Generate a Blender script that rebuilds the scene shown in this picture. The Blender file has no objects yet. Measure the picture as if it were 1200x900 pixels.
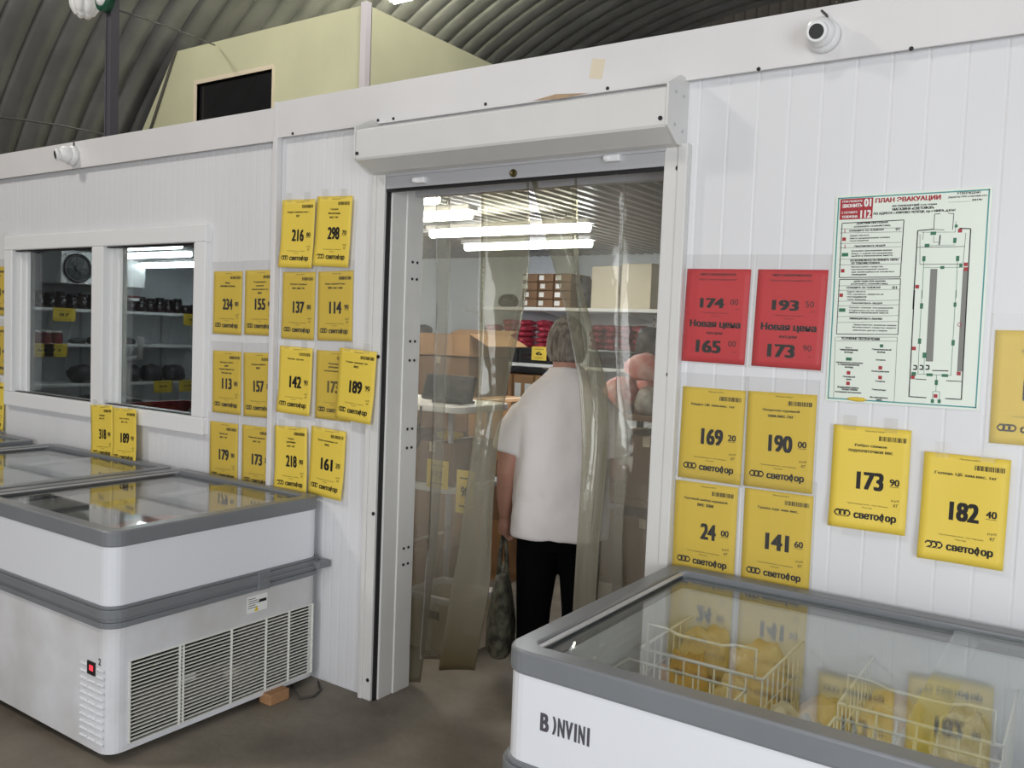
import bpy, math, random
from mathutils import Vector, Matrix, noise

# ------------------------------------------------------------------ camera, world, lights, exposure
SC = bpy.context.scene
COL = SC.collection
RIGHT = Vector((0.82568468, 0.56282934, 0.03831377))
DOWN = Vector((0.06447465, -0.02667832, -0.99756267))
FWD = Vector((-0.56043539, 0.82614248, -0.0583161))
EYE = Vector((0.0, -2.64253, 1.55))
FOC = 1016.58
cam_data = bpy.data.cameras.new('camera')
cam_data.sensor_width = 36.0
cam_data.lens = 36.0 * FOC / 1200.0
cam_data.clip_start = 0.02
cam = bpy.data.objects.new('camera', cam_data)
COL.objects.link(cam)
cam.matrix_world = Matrix(((RIGHT.x, -DOWN.x, -FWD.x, EYE.x), (RIGHT.y, -DOWN.y, -FWD.y, EYE.y), (RIGHT.z, -DOWN.z, -FWD.z, EYE.z), (0, 0, 0, 1)))
SC.camera = cam

world = bpy.data.worlds.new('world'); SC.world = world
world.use_nodes = True
wb = world.node_tree.nodes['Background']
wb.inputs[0].default_value = (0.80, 0.90, 1.0, 1); wb.inputs[1].default_value = 0.6

def area_light(name, loc, rot, sx, sy, power, color):
    l = bpy.data.lights.new(name, 'AREA'); l.shape = 'RECTANGLE'; l.size = sx; l.size_y = sy
    l.energy = power; l.color = color
    o = bpy.data.objects.new(name, l); o.location = loc; o.rotation_euler = rot; COL.objects.link(o); return o
# daylight through the open gate in the entrance wall behind the camera
area_light('gate_daylight', (0.6, -8.9, 1.95), (math.radians(90), 0, 0), 4.4, 3.7, 250, (0.98, 0.985, 1.0))
# daylight through the side door of the hall, right of the camera
area_light('side_door_daylight', (2.7, -3.9, 1.55), (math.radians(90), 0, math.radians(72)), 2.2, 2.4, 120, (0.90, 0.95, 1.0))
# left front lamp, then three unseen point lights added to brighten roof and cabin
for lx, ly, lz, lp in ((-6.0, -3.5, 5.2, 300), (-1.5, -4.5, 5.4, 120), (-8.3, 0.6, 6.0, 260), (-4.6, 3.6, 6.4, 260)):
    l = bpy.data.lights.new('hall_lamp_and_fill', 'POINT'); l.energy = lp; l.color = (1.0, 0.95, 0.88); l.shadow_soft_size = 0.25
    o = bpy.data.objects.new('hall_lamp_and_fill', l); o.location = (lx, ly, lz); COL.objects.link(o)
SC.view_settings.view_transform = 'Standard'
SC.view_settings.look = 'None'
SC.view_settings.exposure = -0.08
SC.view_settings.gamma = 1.0
SC.view_settings.use_curve_mapping = False
try:
    SC.cycles.transparent_max_bounces = 32
    SC.cycles.max_bounces = 10
    SC.cycles.use_denoising = True
except Exception:
    pass

def at(px, py, y):                      # the point seen at a pixel, on the plane of that y
    d = RIGHT * ((px - 600) / FOC) + DOWN * ((py - 450) / FOC) + FWD
    return EYE + d * ((y - EYE.y) / d.y)

# ------------------------------------------------------------------ materials
def srgb(r, g, b):
    f = lambda c: ((c / 255 + 0.055) / 1.055) ** 2.4 if c > 10 else c / 255 / 12.92
    return (f(r), f(g), f(b), 1)

def mat(name, color, rough=0.5, metal=0.0, spec=0.5, var=0.0, scale=8.0, bump=0.0, bscale=60.0, dark=None, stretch=(1, 1, 1)):
    m = bpy.data.materials.new(name); m.use_nodes = True
    nt = m.node_tree; b = nt.nodes['Principled BSDF']
    b.inputs['Base Color'].default_value = color; b.inputs['Roughness'].default_value = rough
    b.inputs['Metallic'].default_value = metal; b.inputs['Specular IOR Level'].default_value = spec
    tc = nt.nodes.new('ShaderNodeTexCoord'); mp = nt.nodes.new('ShaderNodeMapping')
    mp.inputs['Scale'].default_value = stretch
    nt.links.new(tc.outputs['Object'], mp.inputs[0])
    if var or dark:
        n = nt.nodes.new('ShaderNodeTexNoise'); n.inputs['Scale'].default_value = scale; n.inputs['Detail'].default_value = 5
        r = nt.nodes.new('ShaderNodeValToRGB'); r.color_ramp.elements[0].position = 0.35; r.color_ramp.elements[1].position = 0.68
        d = dark or tuple(c * (1 - var) for c in color[:3]) + (1,)
        r.color_ramp.elements[0].color = d; r.color_ramp.elements[1].color = color
        nt.links.new(mp.outputs[0], n.inputs['Vector']); nt.links.new(n.outputs['Fac'], r.inputs[0])
        nt.links.new(r.outputs[0], b.inputs['Base Color'])
    if bump:
        n2 = nt.nodes.new('ShaderNodeTexNoise'); n2.inputs['Scale'].default_value = bscale; n2.inputs['Detail'].default_value = 3
        bp = nt.nodes.new('ShaderNodeBump'); bp.inputs['Strength'].default_value = bump; bp.inputs['Distance'].default_value = 0.01
        nt.links.new(mp.outputs[0], n2.inputs['Vector']); nt.links.new(n2.outputs['Fac'], bp.inputs['Height']); nt.links.new(bp.outputs[0], b.inputs['Normal'])
    return m

def emit(name, color, strength):
    m = bpy.data.materials.new(name); m.use_nodes = True
    b = m.node_tree.nodes['Principled BSDF']
    b.inputs['Base Color'].default_value = color; b.inputs['Emission Color'].default_value = color; b.inputs['Emission Strength'].default_value = strength
    return m

def clear(name, tint=(1, 1, 1), rough=0.0, ior=1.45, haze=0.0, haze_col=(0.6, 0.6, 0.55), low=None, bump=0.0, bscale=8.0):
    """see-through sheet: transparent + fresnel gloss (+ a little milky haze; low=(z0,z1,haze,color) dirt near the floor, deepened to dim the room behind)"""
    m = bpy.data.materials.new(name); m.use_nodes = True
    nt = m.node_tree; nt.nodes.clear()
    out = nt.nodes.new('ShaderNodeOutputMaterial'); tr = nt.nodes.new('ShaderNodeBsdfTransparent'); gl = nt.nodes.new('ShaderNodeBsdfGlossy')
    tr.inputs[0].default_value = tuple(tint) + (1,); gl.inputs['Roughness'].default_value = rough
    fr = nt.nodes.new('ShaderNodeFresnel')
    ge = nt.nodes.new('ShaderNodeNewGeometry'); mm = nt.nodes.new('ShaderNodeMath'); mm.operation = 'MULTIPLY_ADD'   # same reflectance on both faces of a thin sheet
    mm.inputs[1].default_value = 1 / ior - ior; mm.inputs[2].default_value = ior
    nt.links.new(ge.outputs['Backfacing'], mm.inputs[0]); nt.links.new(mm.outputs[0], fr.inputs['IOR'])
    mx = nt.nodes.new('ShaderNodeMixShader'); src = tr
    if haze or low:
        df = nt.nodes.new('ShaderNodeBsdfDiffuse'); df.inputs[0].default_value = tuple(haze_col) + (1,)
        mh = nt.nodes.new('ShaderNodeMixShader'); mh.inputs[0].default_value = haze
        nt.links.new(tr.outputs[0], mh.inputs[1]); nt.links.new(df.outputs[0], mh.inputs[2]); src = mh
        if low:
            tc = nt.nodes.new('ShaderNodeTexCoord'); sp = nt.nodes.new('ShaderNodeSeparateXYZ'); mr = nt.nodes.new('ShaderNodeMapRange')
            nt.links.new(tc.outputs['Object'], sp.inputs[0]); nt.links.new(sp.outputs[2], mr.inputs[0])
            mr.inputs[1].default_value = low[0]; mr.inputs[2].default_value = low[1]; mr.inputs[3].default_value = low[2]; mr.inputs[4].default_value = haze
            nt.links.new(mr.outputs[0], mh.inputs[0])
            mc = nt.nodes.new('ShaderNodeMix'); mc.data_type = 'RGBA'
            m2 = nt.nodes.new('ShaderNodeMapRange'); nt.links.new(sp.outputs[2], m2.inputs[0]); m2.inputs[1].default_value = low[0]; m2.inputs[2].default_value = low[1]
            nt.links.new(m2.outputs[0], mc.inputs[0]); mc.inputs[6].default_value = tuple(low[3]) + (1,); mc.inputs[7].default_value = tuple(haze_col) + (1,)
            nt.links.new(mc.outputs[2], df.inputs[0])
    if bump:
        tc = nt.nodes.new('ShaderNodeTexCoord'); n2 = nt.nodes.new('ShaderNodeTexNoise'); n2.inputs['Scale'].default_value = bscale
        bp = nt.nodes.new('ShaderNodeBump'); bp.inputs['Strength'].default_value = bump; bp.inputs['Distance'].default_value = 0.02
        nt.links.new(tc.outputs['Object'], n2.inputs['Vector']); nt.links.new(n2.outputs['Fac'], bp.inputs['Height'])
        nt.links.new(bp.outputs[0], gl.inputs['Normal']); nt.links.new(bp.outputs[0], fr.inputs['Normal'])
    nt.links.new(fr.outputs[0], mx.inputs[0]); nt.links.new(src.outputs[0], mx.inputs[1]); nt.links.new(gl.outputs[0], mx.inputs[2])
    nt.links.new(mx.outputs[0], out.inputs[0])
    return m

M = dict(
    wall=mat('white_panel', srgb(232, 232, 234), 0.38, var=0.05, scale=2.0, stretch=(1, 1, 0.3)),
    trimw=mat('white_flashing', srgb(232, 230, 230), 0.30, var=0.05, scale=3.0, bump=0.08, bscale=4),
    shutter=mat('shutter_paint', srgb(226, 225, 222), 0.4, var=0.04, scale=5),
    alu=mat('grey_aluminium', srgb(195, 195, 198), 0.4, 0.2),
    floor=mat('stained_concrete', srgb(152, 143, 130), 0.62, var=0.0, scale=1.7, dark=srgb(98, 90, 79), bump=0.25, bscale=25),
    arch=mat('galvanised_arch', srgb(146, 147, 147), 0.36, 0.6, var=0.28, scale=1.6, bump=0.1, bscale=9),
    endwall=mat('dark_end_sheet', srgb(88, 84, 80), 0.6, 0.3),
    cold=mat('cold_room_panel', srgb(222, 226, 232), 0.45, var=0.03),
    coldceil=mat('cold_room_ceiling_metal', srgb(176, 172, 166), 0.35, 0.4),
    cream=mat('cream_painted_board', srgb(206, 206, 172), 0.75, var=0.10, scale=1.3),
    creamtrim=mat('pale_corner_strip', srgb(205, 200, 205), 0.5),
    black=mat('black_plastic', srgb(28, 28, 30), 0.45),
    dark=mat('dark_recess', srgb(18, 18, 19), 0.8),
    frz=mat('freezer_white', srgb(236, 238, 243), 0.28, var=0.03, scale=1.0),
    frzlow=mat('freezer_white_scuffed', srgb(234, 235, 240), 0.35, dark=srgb(205, 203, 202), scale=3.0),
    rim=mat('grey_plastic_rim', srgb(128, 131, 135), 0.33, var=0.08, scale=6),
    liner=mat('freezer_liner', srgb(232, 236, 242), 0.35, bump=0.05, bscale=20),
    wire=mat('white_wire', srgb(236, 236, 228), 0.35),
    yellow=mat('yellow_paper', srgb(242, 212, 84), 0.55, var=0.04, scale=4),
    ochre=mat('yellow_paper_in_sleeve', srgb(232, 200, 66), 0.6, var=0.05, scale=4),
    red=mat('red_paper', srgb(208, 48, 55), 0.55, var=0.05, scale=5),
    ink=mat('black_ink', srgb(24, 22, 20), 0.6),
    inkgrey=mat('faded_ink', srgb(104, 90, 40), 0.6),
    white=mat('white_plastic', srgb(240, 240, 240), 0.35),
    white_paper=mat('white_paper', srgb(240, 240, 236), 0.6),
    poster=mat('poster_board', srgb(232, 240, 228), 0.3),
    teal=mat('teal_ink', srgb(72, 150, 150), 0.4),
    posterred=mat('poster_red', srgb(168, 36, 46), 0.4),
    postergreen=mat('poster_green', srgb(44, 112, 80), 0.4),
    postergrey=mat('poster_grey', srgb(128, 128, 122), 0.4),
    card=mat('cardboard', srgb(172, 132, 92), 0.8, var=0.10, scale=6),
    carddark=mat('brown_cardboard', srgb(134, 104, 78), 0.8, var=0.12, scale=6),
    cardcream=mat('pale_cardboard', srgb(226, 214, 190), 0.7, var=0.04),
    pink=mat('pink_net_bag', srgb(206, 70, 92), 0.45, dark=srgb(120, 30, 45), scale=38, bump=0.6, bscale=60),
    darkred=mat('dark_red_bag', srgb(150, 48, 62), 0.45, dark=srgb(84, 26, 36), scale=30, bump=0.6, bscale=60),
    darkbag=mat('dark_grey_bag', srgb(92, 90, 94), 0.4, dark=srgb(44, 42, 46), scale=26, bump=0.5, bscale=50),
    salmon=mat('pale_pink_bag', srgb(246, 206, 198), 0.35, dark=srgb(226, 132, 128), scale=14, bump=0.4, bscale=30),
    jar=mat('dark_jar', srgb(52, 34, 36), 0.25, dark=srgb(30, 22, 26), scale=30),
    jarred=mat('red_jar', srgb(150, 66, 66), 0.35, dark=srgb(92, 44, 46), scale=40),
    lid=mat('black_lid', srgb(24, 24, 28), 0.3),
    redcrate=mat('red_crate', srgb(140, 34, 38), 0.45),
    skin=mat('skin', srgb(184, 136, 118), 0.55, var=0.12, scale=14),
    hair=mat('grey_hair', srgb(150, 142, 132), 0.75, dark=srgb(88, 80, 72), scale=60, bump=0.7, bscale=130, stretch=(1, 1, 0.2)),
    shirt=mat('white_cotton', srgb(222, 216, 214), 0.85, bump=0.6, bscale=7),
    trousers=mat('black_cloth', srgb(7, 7, 8), 1.0, 0.0, 0.1),
    shoe=mat('dark_shoe', srgb(40, 36, 34), 0.6),
    camo=mat('grey_green_bag', srgb(128, 126, 108), 0.7, dark=srgb(58, 58, 50), scale=26, bump=0.3, bscale=40),
    chicken=mat('frozen_chicken_bag', srgb(232, 214, 178), 0.3, dark=srgb(206, 166, 112), scale=9, bump=0.6, bscale=22),
    icy=mat('frosted_bag', srgb(222, 220, 216), 0.3, dark=srgb(166, 158, 150), scale=18, bump=0.8, bscale=30),
    meat=mat('pale_meat_pack', srgb(226, 186, 178), 0.3, dark=srgb(196, 136, 126), scale=10, bump=0.5, bscale=25),
    goldbag=mat('golden_bag', srgb(214, 158, 82), 0.25, dark=srgb(170, 100, 40), scale=9, bump=0.6, bscale=20),
    wood=mat('raw_wood', srgb(176, 132, 92), 0.8, var=0.25, scale=12, stretch=(1, 6, 6)),
    post=mat('grey_post_paint', srgb(84, 82, 88), 0.5),
    cable=mat('grey_cable', srgb(70, 68, 64), 0.6),
    blackcable=mat('black_cable', srgb(24, 24, 24), 0.5),
    green=mat('dark_green_plastic', srgb(24, 82, 58), 0.4),
    copper=mat('condenser_metal', srgb(120, 112, 100), 0.4, 0.6),
    brass=mat('old_brass', srgb(104, 92, 58), 0.35, 0.8),
    tube_warm=emit('warm_tube', (1.0, 0.93, 0.80, 1), 30.0),
    tube_cool=emit('cool_tube', (0.93, 0.98, 1.0, 1), 30.0),
    led=emit('red_digits', (1.0, 0.05, 0.08, 1), 0.8),
    sign_yellow=mat('warning_yellow', srgb(235, 200, 40), 0.5),
    rust=mat('peeled_patch', srgb(188, 160, 128), 0.8, var=0.2, scale=20),
    brick=mat('red_brown_board', srgb(140, 66, 34), 0.8),
    glass=clear('lid_glass', (0.975, 0.99, 0.985), 0.0, 1.52),
    winglass=clear('window_glass', (0.50, 0.53, 0.53), 0.0, 1.5),
    cabglass=mat('dark_cabin_glass', srgb(30, 30, 32), 0.06),
    sleeve=clear('clear_sleeve', (0.985, 0.985, 0.985), 0.07, 1.22, 0.03, (0.62, 0.60, 0.58), bump=0.08, bscale=14),
    tape=clear('clear_tape', (0.985, 0.985, 0.98), 0.12, 1.25, 0.04),
    pvc=clear('pvc_strip', (0.93, 0.93, 0.90), 0.06, 1.5, 0.10, (0.62, 0.60, 0.54), low=(0.35, 1.25, 0.50, (0.105, 0.088, 0.056)), bump=0.35, bscale=7),  # strip feet: brown dirt, painted darker still to dim the lower room behind
    pvcold=clear('pvc_strip_yellowed', (0.82, 0.81, 0.72), 0.08, 1.5, 0.14, (0.58, 0.55, 0.46), low=(0.15, 1.35, 0.90, (0.085, 0.064, 0.027)), bump=0.35, bscale=7),
    clearbag=clear('clear_bag', (0.9, 0.9, 0.9), 0.15, 1.45, 0.35, (0.7, 0.7, 0.68), bump=0.9, bscale=25),
)

# ------------------------------------------------------------------ mesh helpers
class MB:
    def __init__(s): s.v = []; s.f = []; s.sm = []
    def add(s, vs, fs, smooth=False):
        n = len(s.v); s.v += [tuple(v) for v in vs]
        for f in fs: s.f.append(tuple(i + n for i in f)); s.sm.append(smooth)
        return s
    def box(s, x0, x1, y0, y1, z0, z1):
        v = [(x, y, z) for z in (z0, z1) for y in (y0, y1) for x in (x0, x1)]
        return s.add(v, [(0, 2, 3, 1), (4, 5, 7, 6), (0, 1, 5, 4), (2, 6, 7, 3), (0, 4, 6, 2), (1, 3, 7, 5)])
    def obox(s, c, hx, hy, hz, rot):                 # oriented box
        R = rot if isinstance(rot, Matrix) else Matrix.Rotation(rot, 3, 'Z')
        v = [Vector(c) + R @ Vector((x, y, z)) for z in (-hz, hz) for y in (-hy, hy) for x in (-hx, hx)]
        return s.add(v, [(0, 2, 3, 1), (4, 5, 7, 6), (0, 1, 5, 4), (2, 6, 7, 3), (0, 4, 6, 2), (1, 3, 7, 5)])
    def prism(s, loop, axis, a0, a1):                # loop of 2-D points swept along an axis
        def P(p, a): return {'x': (a, p[0], p[1]), 'y': (p[0], a, p[1]), 'z': (p[0], p[1], a)}[axis]
        n = len(loop)
        v = [P(p, a0) for p in loop] + [P(p, a1) for p in loop]
        f = [tuple(range(n))[::-1], tuple(range(n, 2 * n))] + [(i, (i + 1) % n, n + (i + 1) % n, n + i) for i in range(n)]
        return s.add(v, f)
    def ring(s, outer, inner, z0, z1):               # a frame between two loops with the same count
        n = len(outer)
        v = [(p[0], p[1], z) for z in (z0, z1) for lp in (outer, inner) for p in lp]
        f = []
        for i in range(n):
            j = (i + 1) % n
            f += [(i, j, 2 * n + j, 2 * n + i), (n + j, n + i, 3 * n + i, 3 * n + j), (2 * n + i, 2 * n + j, 3 * n + j, 3 * n + i), (j, i, n + i, n + j)]
        return s.add(v, f)
    def tube(s, pts, r, seg=8, cap=True, smooth=True):
        pts = [Vector(p) for p in pts]; n = len(pts); rr = r if isinstance(r, (list, tuple)) else [r] * n
        rings = []; up = None
        for i, p in enumerate(pts):
            t = (pts[min(i + 1, n - 1)] - pts[max(i - 1, 0)]).normalized()
            if up is None: up = Vector((0, 0, 1)) if abs(t.z) < 0.9 else Vector((1, 0, 0))
            a = t.cross(up)
            if a.length < 1e-4: a = t.orthogonal()
            a.normalize(); b = a.cross(t).normalized(); up = b
            rings.append([p + (a * math.cos(q) + b * math.sin(q)) * rr[i] for q in [2 * math.pi * k / seg for k in range(seg)]])
        v = [q for g in rings for q in g]; f = []
        for i in range(n - 1):
            for k in range(seg):
                k2 = (k + 1) % seg
                f.append((i * seg + k, i * seg + k2, (i + 1) * seg + k2, (i + 1) * seg + k))
        s.add(v, f, smooth)
        if cap:
            m = len(s.v) - len(v)
            s.f.append(tuple(m + k for k in range(seg))[::-1]); s.sm.append(False)
            s.f.append(tuple(m + (n - 1) * seg + k for k in range(seg))); s.sm.append(False)
        return s
    def loft(s, rings, seg=20, cap=True):            # rings: (centre, rx, ry) horizontal ellipses
        v = []; f = []
        for c, rx, ry in rings:
            v += [(c[0] + rx * math.cos(2 * math.pi * k / seg), c[1] + ry * math.sin(2 * math.pi * k / seg), c[2]) for k in range(seg)]
        for i in range(len(rings) - 1):
            for k in range(seg):
                k2 = (k + 1) % seg; f.append((i * seg + k, i * seg + k2, (i + 1) * seg + k2, (i + 1) * seg + k))
        s.add(v, f, True)
        if cap:
            m = len(s.v) - len(v)
            s.f.append(tuple(m + k for k in range(seg))[::-1]); s.sm.append(False)
            s.f.append(tuple(m + (len(rings) - 1) * seg + k for k in range(seg))); s.sm.append(False)
        return s
    def lathe(s, prof, c=(0, 0, 0), axis='z', seg=20):   # prof: (radius, height)
        v = []; f = []
        for r, h in prof:
            for k in range(seg):
                a = 2 * math.pi * k / seg; p, q = r * math.cos(a), r * math.sin(a)
                v.append({'z': (c[0] + p, c[1] + q, c[2] + h), 'y': (c[0] + p, c[1] + h, c[2] + q), 'x': (c[0] + h, c[1] + p, c[2] + q)}[axis])
        for i in range(len(prof) - 1):
            for k in range(seg):
                k2 = (k + 1) % seg; f.append((i * seg + k, i * seg + k2, (i + 1) * seg + k2, (i + 1) * seg + k))
        s.add(v, f, True)
        m = len(s.v) - len(v)
        s.f.append(tuple(m + k for k in range(seg))[::-1]); s.sm.append(False)
        s.f.append(tuple(m + (len(prof) - 1) * seg + k for k in range(seg))); s.sm.append(False)
        return s
    def blob(s, c, r, seed=0, amp=0.15, freq=2.2, nu=18, nv=11, power=1.0, flat=None):
        v = []; f = []; c = Vector(c)
        for j in range(nv + 1):
            th = math.pi * j / nv
            for i in range(nu):
                ph = 2 * math.pi * i / nu
                d = Vector((math.sin(th) * math.cos(ph), math.sin(th) * math.sin(ph), math.cos(th)))
                if power != 1.0: d = Vector([math.copysign(abs(q) ** power, q) for q in d])
                k = 1 + amp * noise.noise(d * freq + Vector((seed * 7.3, seed * 3.1, seed)))
                p = Vector((d.x * r[0], d.y * r[1], d.z * r[2])) * k
                if flat is not None: p.z = max(p.z, flat)
                v.append(c + p)
        for j in range(nv):
            for i in range(nu):
                i2 = (i + 1) % nu; f.append((j * nu + i, (j + 1) * nu + i, (j + 1) * nu + i2, j * nu + i2))
        return s.add(v, f, True)
    def build(s, name, m, parent=None, loc=None):
        me = bpy.data.meshes.new(name); me.from_pydata(s.v, [], s.f)
        me.polygons.foreach_set('use_smooth', s.sm); me.materials.append(m)
        import bmesh
        b = bmesh.new(); b.from_mesh(me); bmesh.ops.recalc_face_normals(b, faces=b.faces); b.to_mesh(me); b.free()
        o = bpy.data.objects.new(name, me); COL.objects.link(o)
        if parent: o.parent = parent
        if loc is not None: o.location = loc
        return o

def bevel(o, w=0.004, seg=2):
    b = o.modifiers.new('bevel', 'BEVEL'); b.width = w; b.segments = seg; b.limit_method = 'ANGLE'; b.angle_limit = math.radians(40)
    return o
def tag(o, label, cat, group=None, kind=None):
    o['label'] = label; o['category'] = cat
    if group: o['group'] = group
    if kind: o['kind'] = kind
    return o
def thing(name, loc, label, cat, group=None, rot=(0, 0, 0)):
    o = bpy.data.objects.new(name, None); o.empty_display_size = 0.1; COL.objects.link(o)
    o.location = loc; o.rotation_euler = rot
    return tag(o, label, cat, group)
def struct(name, mb, m, parent=None):
    o = mb.build(name, m, parent)
    if parent is None: o['kind'] = 'structure'
    return o
def rrect(x0, x1, y0, y1, r, n=5):
    out = []
    for cx, cy, a in ((x1 - r, y1 - r, 0), (x0 + r, y1 - r, 90), (x0 + r, y0 + r, 180), (x1 - r, y0 + r, 270)):
        for k in range(n + 1):
            q = math.radians(a + 90 * k / n); out.append((cx + r * math.cos(q), cy + r * math.sin(q)))
    return out

# lettering: every string is set in the built-in font, squeezed into a box (x0..x1, z0..z1) and laid on its sheet
_font = {}
def glyphs(st, bold):
    if (st, bold) not in _font:
        c = bpy.data.curves.new('lettering', 'FONT'); c.body = st.replace('ф', '\u0278'); c.resolution_u = 2 if len(st) > 6 else 4
        c.offset = 0.0
        o = bpy.data.objects.new('lettering', c); me = bpy.data.meshes.new_from_object(o)
        vs = [tuple(v.co) for v in me.vertices]; fs = [tuple(p.vertices) for p in me.polygons]
        if bold:
            bw = 0.055 if bold == 2 else 0.034       # heavier strokes: the outline laid down shifted copies of itself
            n0 = len(vs); v0 = vs; f0 = fs; vs = []; fs = []
            for k, (dx, dz) in enumerate(((-bw, -bw / 3), (bw, bw / 3), (0.0, 0.0), (bw, -bw / 3), (-bw, bw / 3))):
                vs += [(a + dx, b + dz, k) for a, b, c_ in v0]; fs += [tuple(i + k * n0 for i in f) for f in f0]
        bpy.data.objects.remove(o); bpy.data.curves.remove(c); bpy.data.meshes.remove(me)
        _font[(st, bold)] = (vs, fs)
    return _font[(st, bold)]
def write(mb, st, x0, x1, z0, z1, y, bold=False):
    vs, fs = glyphs(st, bold)
    if not vs: return
    ax, bx = min(v[0] for v in vs), max(v[0] for v in vs); az, bz = min(v[1] for v in vs), max(v[1] for v in vs)
    kx = (x1 - x0) / (bx - ax); kz = (z1 - z0) / max(1e-6, bz - az)
    yy = y if callable(y) else (lambda a, b: y)
    out = []
    for v in vs:
        X = x0 + (v[0] - ax) * kx; Z = z0 + (v[1] - az) * kz; out.append((X, yy(X, Z) - v[2] * 0.00006, Z))
    mb.add(out, fs)
def bar(mb, x0, x1, z0, z1, y):
    yy = y if callable(y) else (lambda a, b: y)
    mb.add([(x0, yy(x0, z0), z0), (x1, yy(x1, z0), z0), (x1, yy(x1, z1), z1), (x0, yy(x0, z1), z1)], [(0, 1, 2, 3)])

# ------------------------------------------------------------------ the setting
struct('floor', MB().box(-13.2, 4.5, -9.2, 12.2, -0.1, 0.0), M['floor'])

def panel(mb, x0, x1, z0, z1, pitch, gw, gd, th=0.12, phase=0.0):
    """sandwich panel with shallow vertical grooves on the front face (y = 0)"""
    pts = [(x0, 0.0)]; x = math.floor(x0 / pitch) * pitch + phase
    while x < x1:
        if x - gw > x0 + 0.002 and x + gw < x1 - 0.002:
            pts += [(x - gw, 0.0), (x - gw * 0.3, gd), (x + gw * 0.3, gd), (x + gw, 0.0)]
        x += pitch
    pts += [(x1, 0.0), (x1, th), (x0, th)]
    mb.prism(pts, 'z', z0, z1)
wf = MB()
for a, b, c, d in ((-11.9, -5.46, 0, 2.37), (-5.46, -3.61, 0, 1.035), (-5.46, -3.61, 1.985, 2.37), (-3.61, -3.085, 0, 2.37)):
    panel(wf, a, b, c, d, 0.05, 0.007, 0.0007)
panel(wf, -3.085, -2.42, 0, 2.385, 0.05, 0.007, 0.0007)
panel(wf, -2.42, -1.205, 2.16, 2.385, 0.1, 0.006, 0.0009)
panel(wf, -1.205, 2.9, 0, 2.385, 0.095, 0.0055, 0.0010, phase=0.03)
struct('wall_front', wf, M['wall'])
# top flashing, left and right of the panel joint
t1 = MB(); t1.prism([(-0.03, 2.36), (-0.022, 2.36), (-0.022, 2.47), (0.13, 2.47), (0.13, 2.505), (-0.03, 2.505)], 'x', -11.9, -3.10)
t1 = struct('trim_1', t1, M['trimw'])
t2 = MB(); t2.prism([(-0.03, 2.372), (-0.022, 2.372), (-0.022, 2.5), (0.13, 2.5), (0.13, 2.528), (-0.03, 2.528)], 'x', -3.085, 2.9)
t2 = struct('trim_2', t2, M['trimw'])
t3 = MB(); t3.box(-3.102, -3.072, -0.034, 0.0, 0.0, 2.53)
bevel(struct('trim_3', t3, M['trimw']), 0.006)
# screws, patches of tape and a peeled strip on the flashing
scr = MB()
for px, py in ((343, 156.5), (443, 141), (461, 139), (569, 122), (712, 103.5), (889, 81), (1068, 57)):
    p = at(px, py, -0.031); scr.lathe([(0.006, 0), (0.006, -0.003), (0.003, -0.005)], (p.x, -0.030, p.z), 'y', 10)
scr.build('screw_head', M['black'], t2)
pat = MB(); p0 = at(700, 78, -0.03)
pat.prism([(p0.x - 0.03, p0.z - 0.035), (p0.x + 0.02, p0.z - 0.045), (p0.x + 0.03, p0.z + 0.02), (p0.x - 0.02, p0.z + 0.03)], 'y', -0.0308, -0.0298)
pat.build('tape_patch', M['cardcream'], t2)
pk = MB(); a, b = at(625, 118, -0.031), at(690, 109, -0.031)
pk.prism([(a.x, a.z), ((a.x + b.x) / 2, (a.z + b.z) / 2 - 0.006), (b.x, b.z), ((a.x + b.x) / 2 - 0.02, (a.z + b.z) / 2 + 0.012)], 'y', -0.0312, -0.0298)
pk.build('peeled_edge', M['rust'], t2)

# cold room behind the front wall
struct('wall_back', MB().box(-8.1, -0.2, 4.0, 4.1, 0, 2.3), M['cold'])
struct('wall_left', MB().box(-8.1, -8.0, 0.12, 4.0, 0, 2.3), M['cold'])
struct('wall_right', MB().box(-0.55, -0.45, 0.12, 4.0, 0, 2.3), M['cold'])
cc = MB(); pts = []
x = -8.1
while x < -0.45:
    pts += [(x, 2.25), (x + 0.03, 2.25), (x + 0.04, 2.275), (x + 0.075, 2.275)]; x += 0.085
pts += [(-0.45, 2.25), (-0.45, 2.46), (-8.1, 2.46)]
cc.prism(pts, 'y', 0.125, 4.1)
struct('ceiling_cold_room', cc, M['coldceil'])
struct('roof_deck', MB().box(-11.8, 2.8, 4.1, 11.8, 2.30, 2.46), M['cold'])

# arched hangar shell: ribs run round the arch
XC, ZC, RR = -4.5, -1.0, 8.25
ar = MB(); prof = []; y = -9.0; PITCH = 0.33
while y < 11.9:
    for u, h in ((0.0, 0.035), (0.012, 0.0), (0.06, -0.022), (0.12, -0.040), (0.18, -0.046), (0.24, -0.036), (0.30, -0.014), (0.322, 0.0)):
        prof.append((y + u, h))
    y += PITCH
NA = 56; v = []; f = []
a0 = math.asin(1.0 / RR); 
for k in range(NA + 1):
    a = a0 + (math.pi - 2 * a0) * k / NA
    for yy, h in prof:
        r = RR + h; v.append((XC + r * math.cos(a), yy, ZC + r * math.sin(a)))
n = len(prof)
for k in range(NA):
    for i in range(n - 1):
        f.append((k * n + i, k * n + i + 1, (k + 1) * n + i + 1, (k + 1) * n + i))
ar.add(v, f, True)
arch = struct('ceiling', ar, M['arch'])
bk = MB(); bk.add([(XC + (RR + 0.09) * math.cos(a0 + (math.pi - 2 * a0) * k / NA), yy, ZC + (RR + 0.09) * math.sin(a0 + (math.pi - 2 * a0) * k / NA)) for yy in (-9.0, 12.0) for k in range(NA + 1)],
                  [(k, k + 1, NA + 1 + k + 1, NA + 1 + k) for k in range(NA)])
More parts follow.
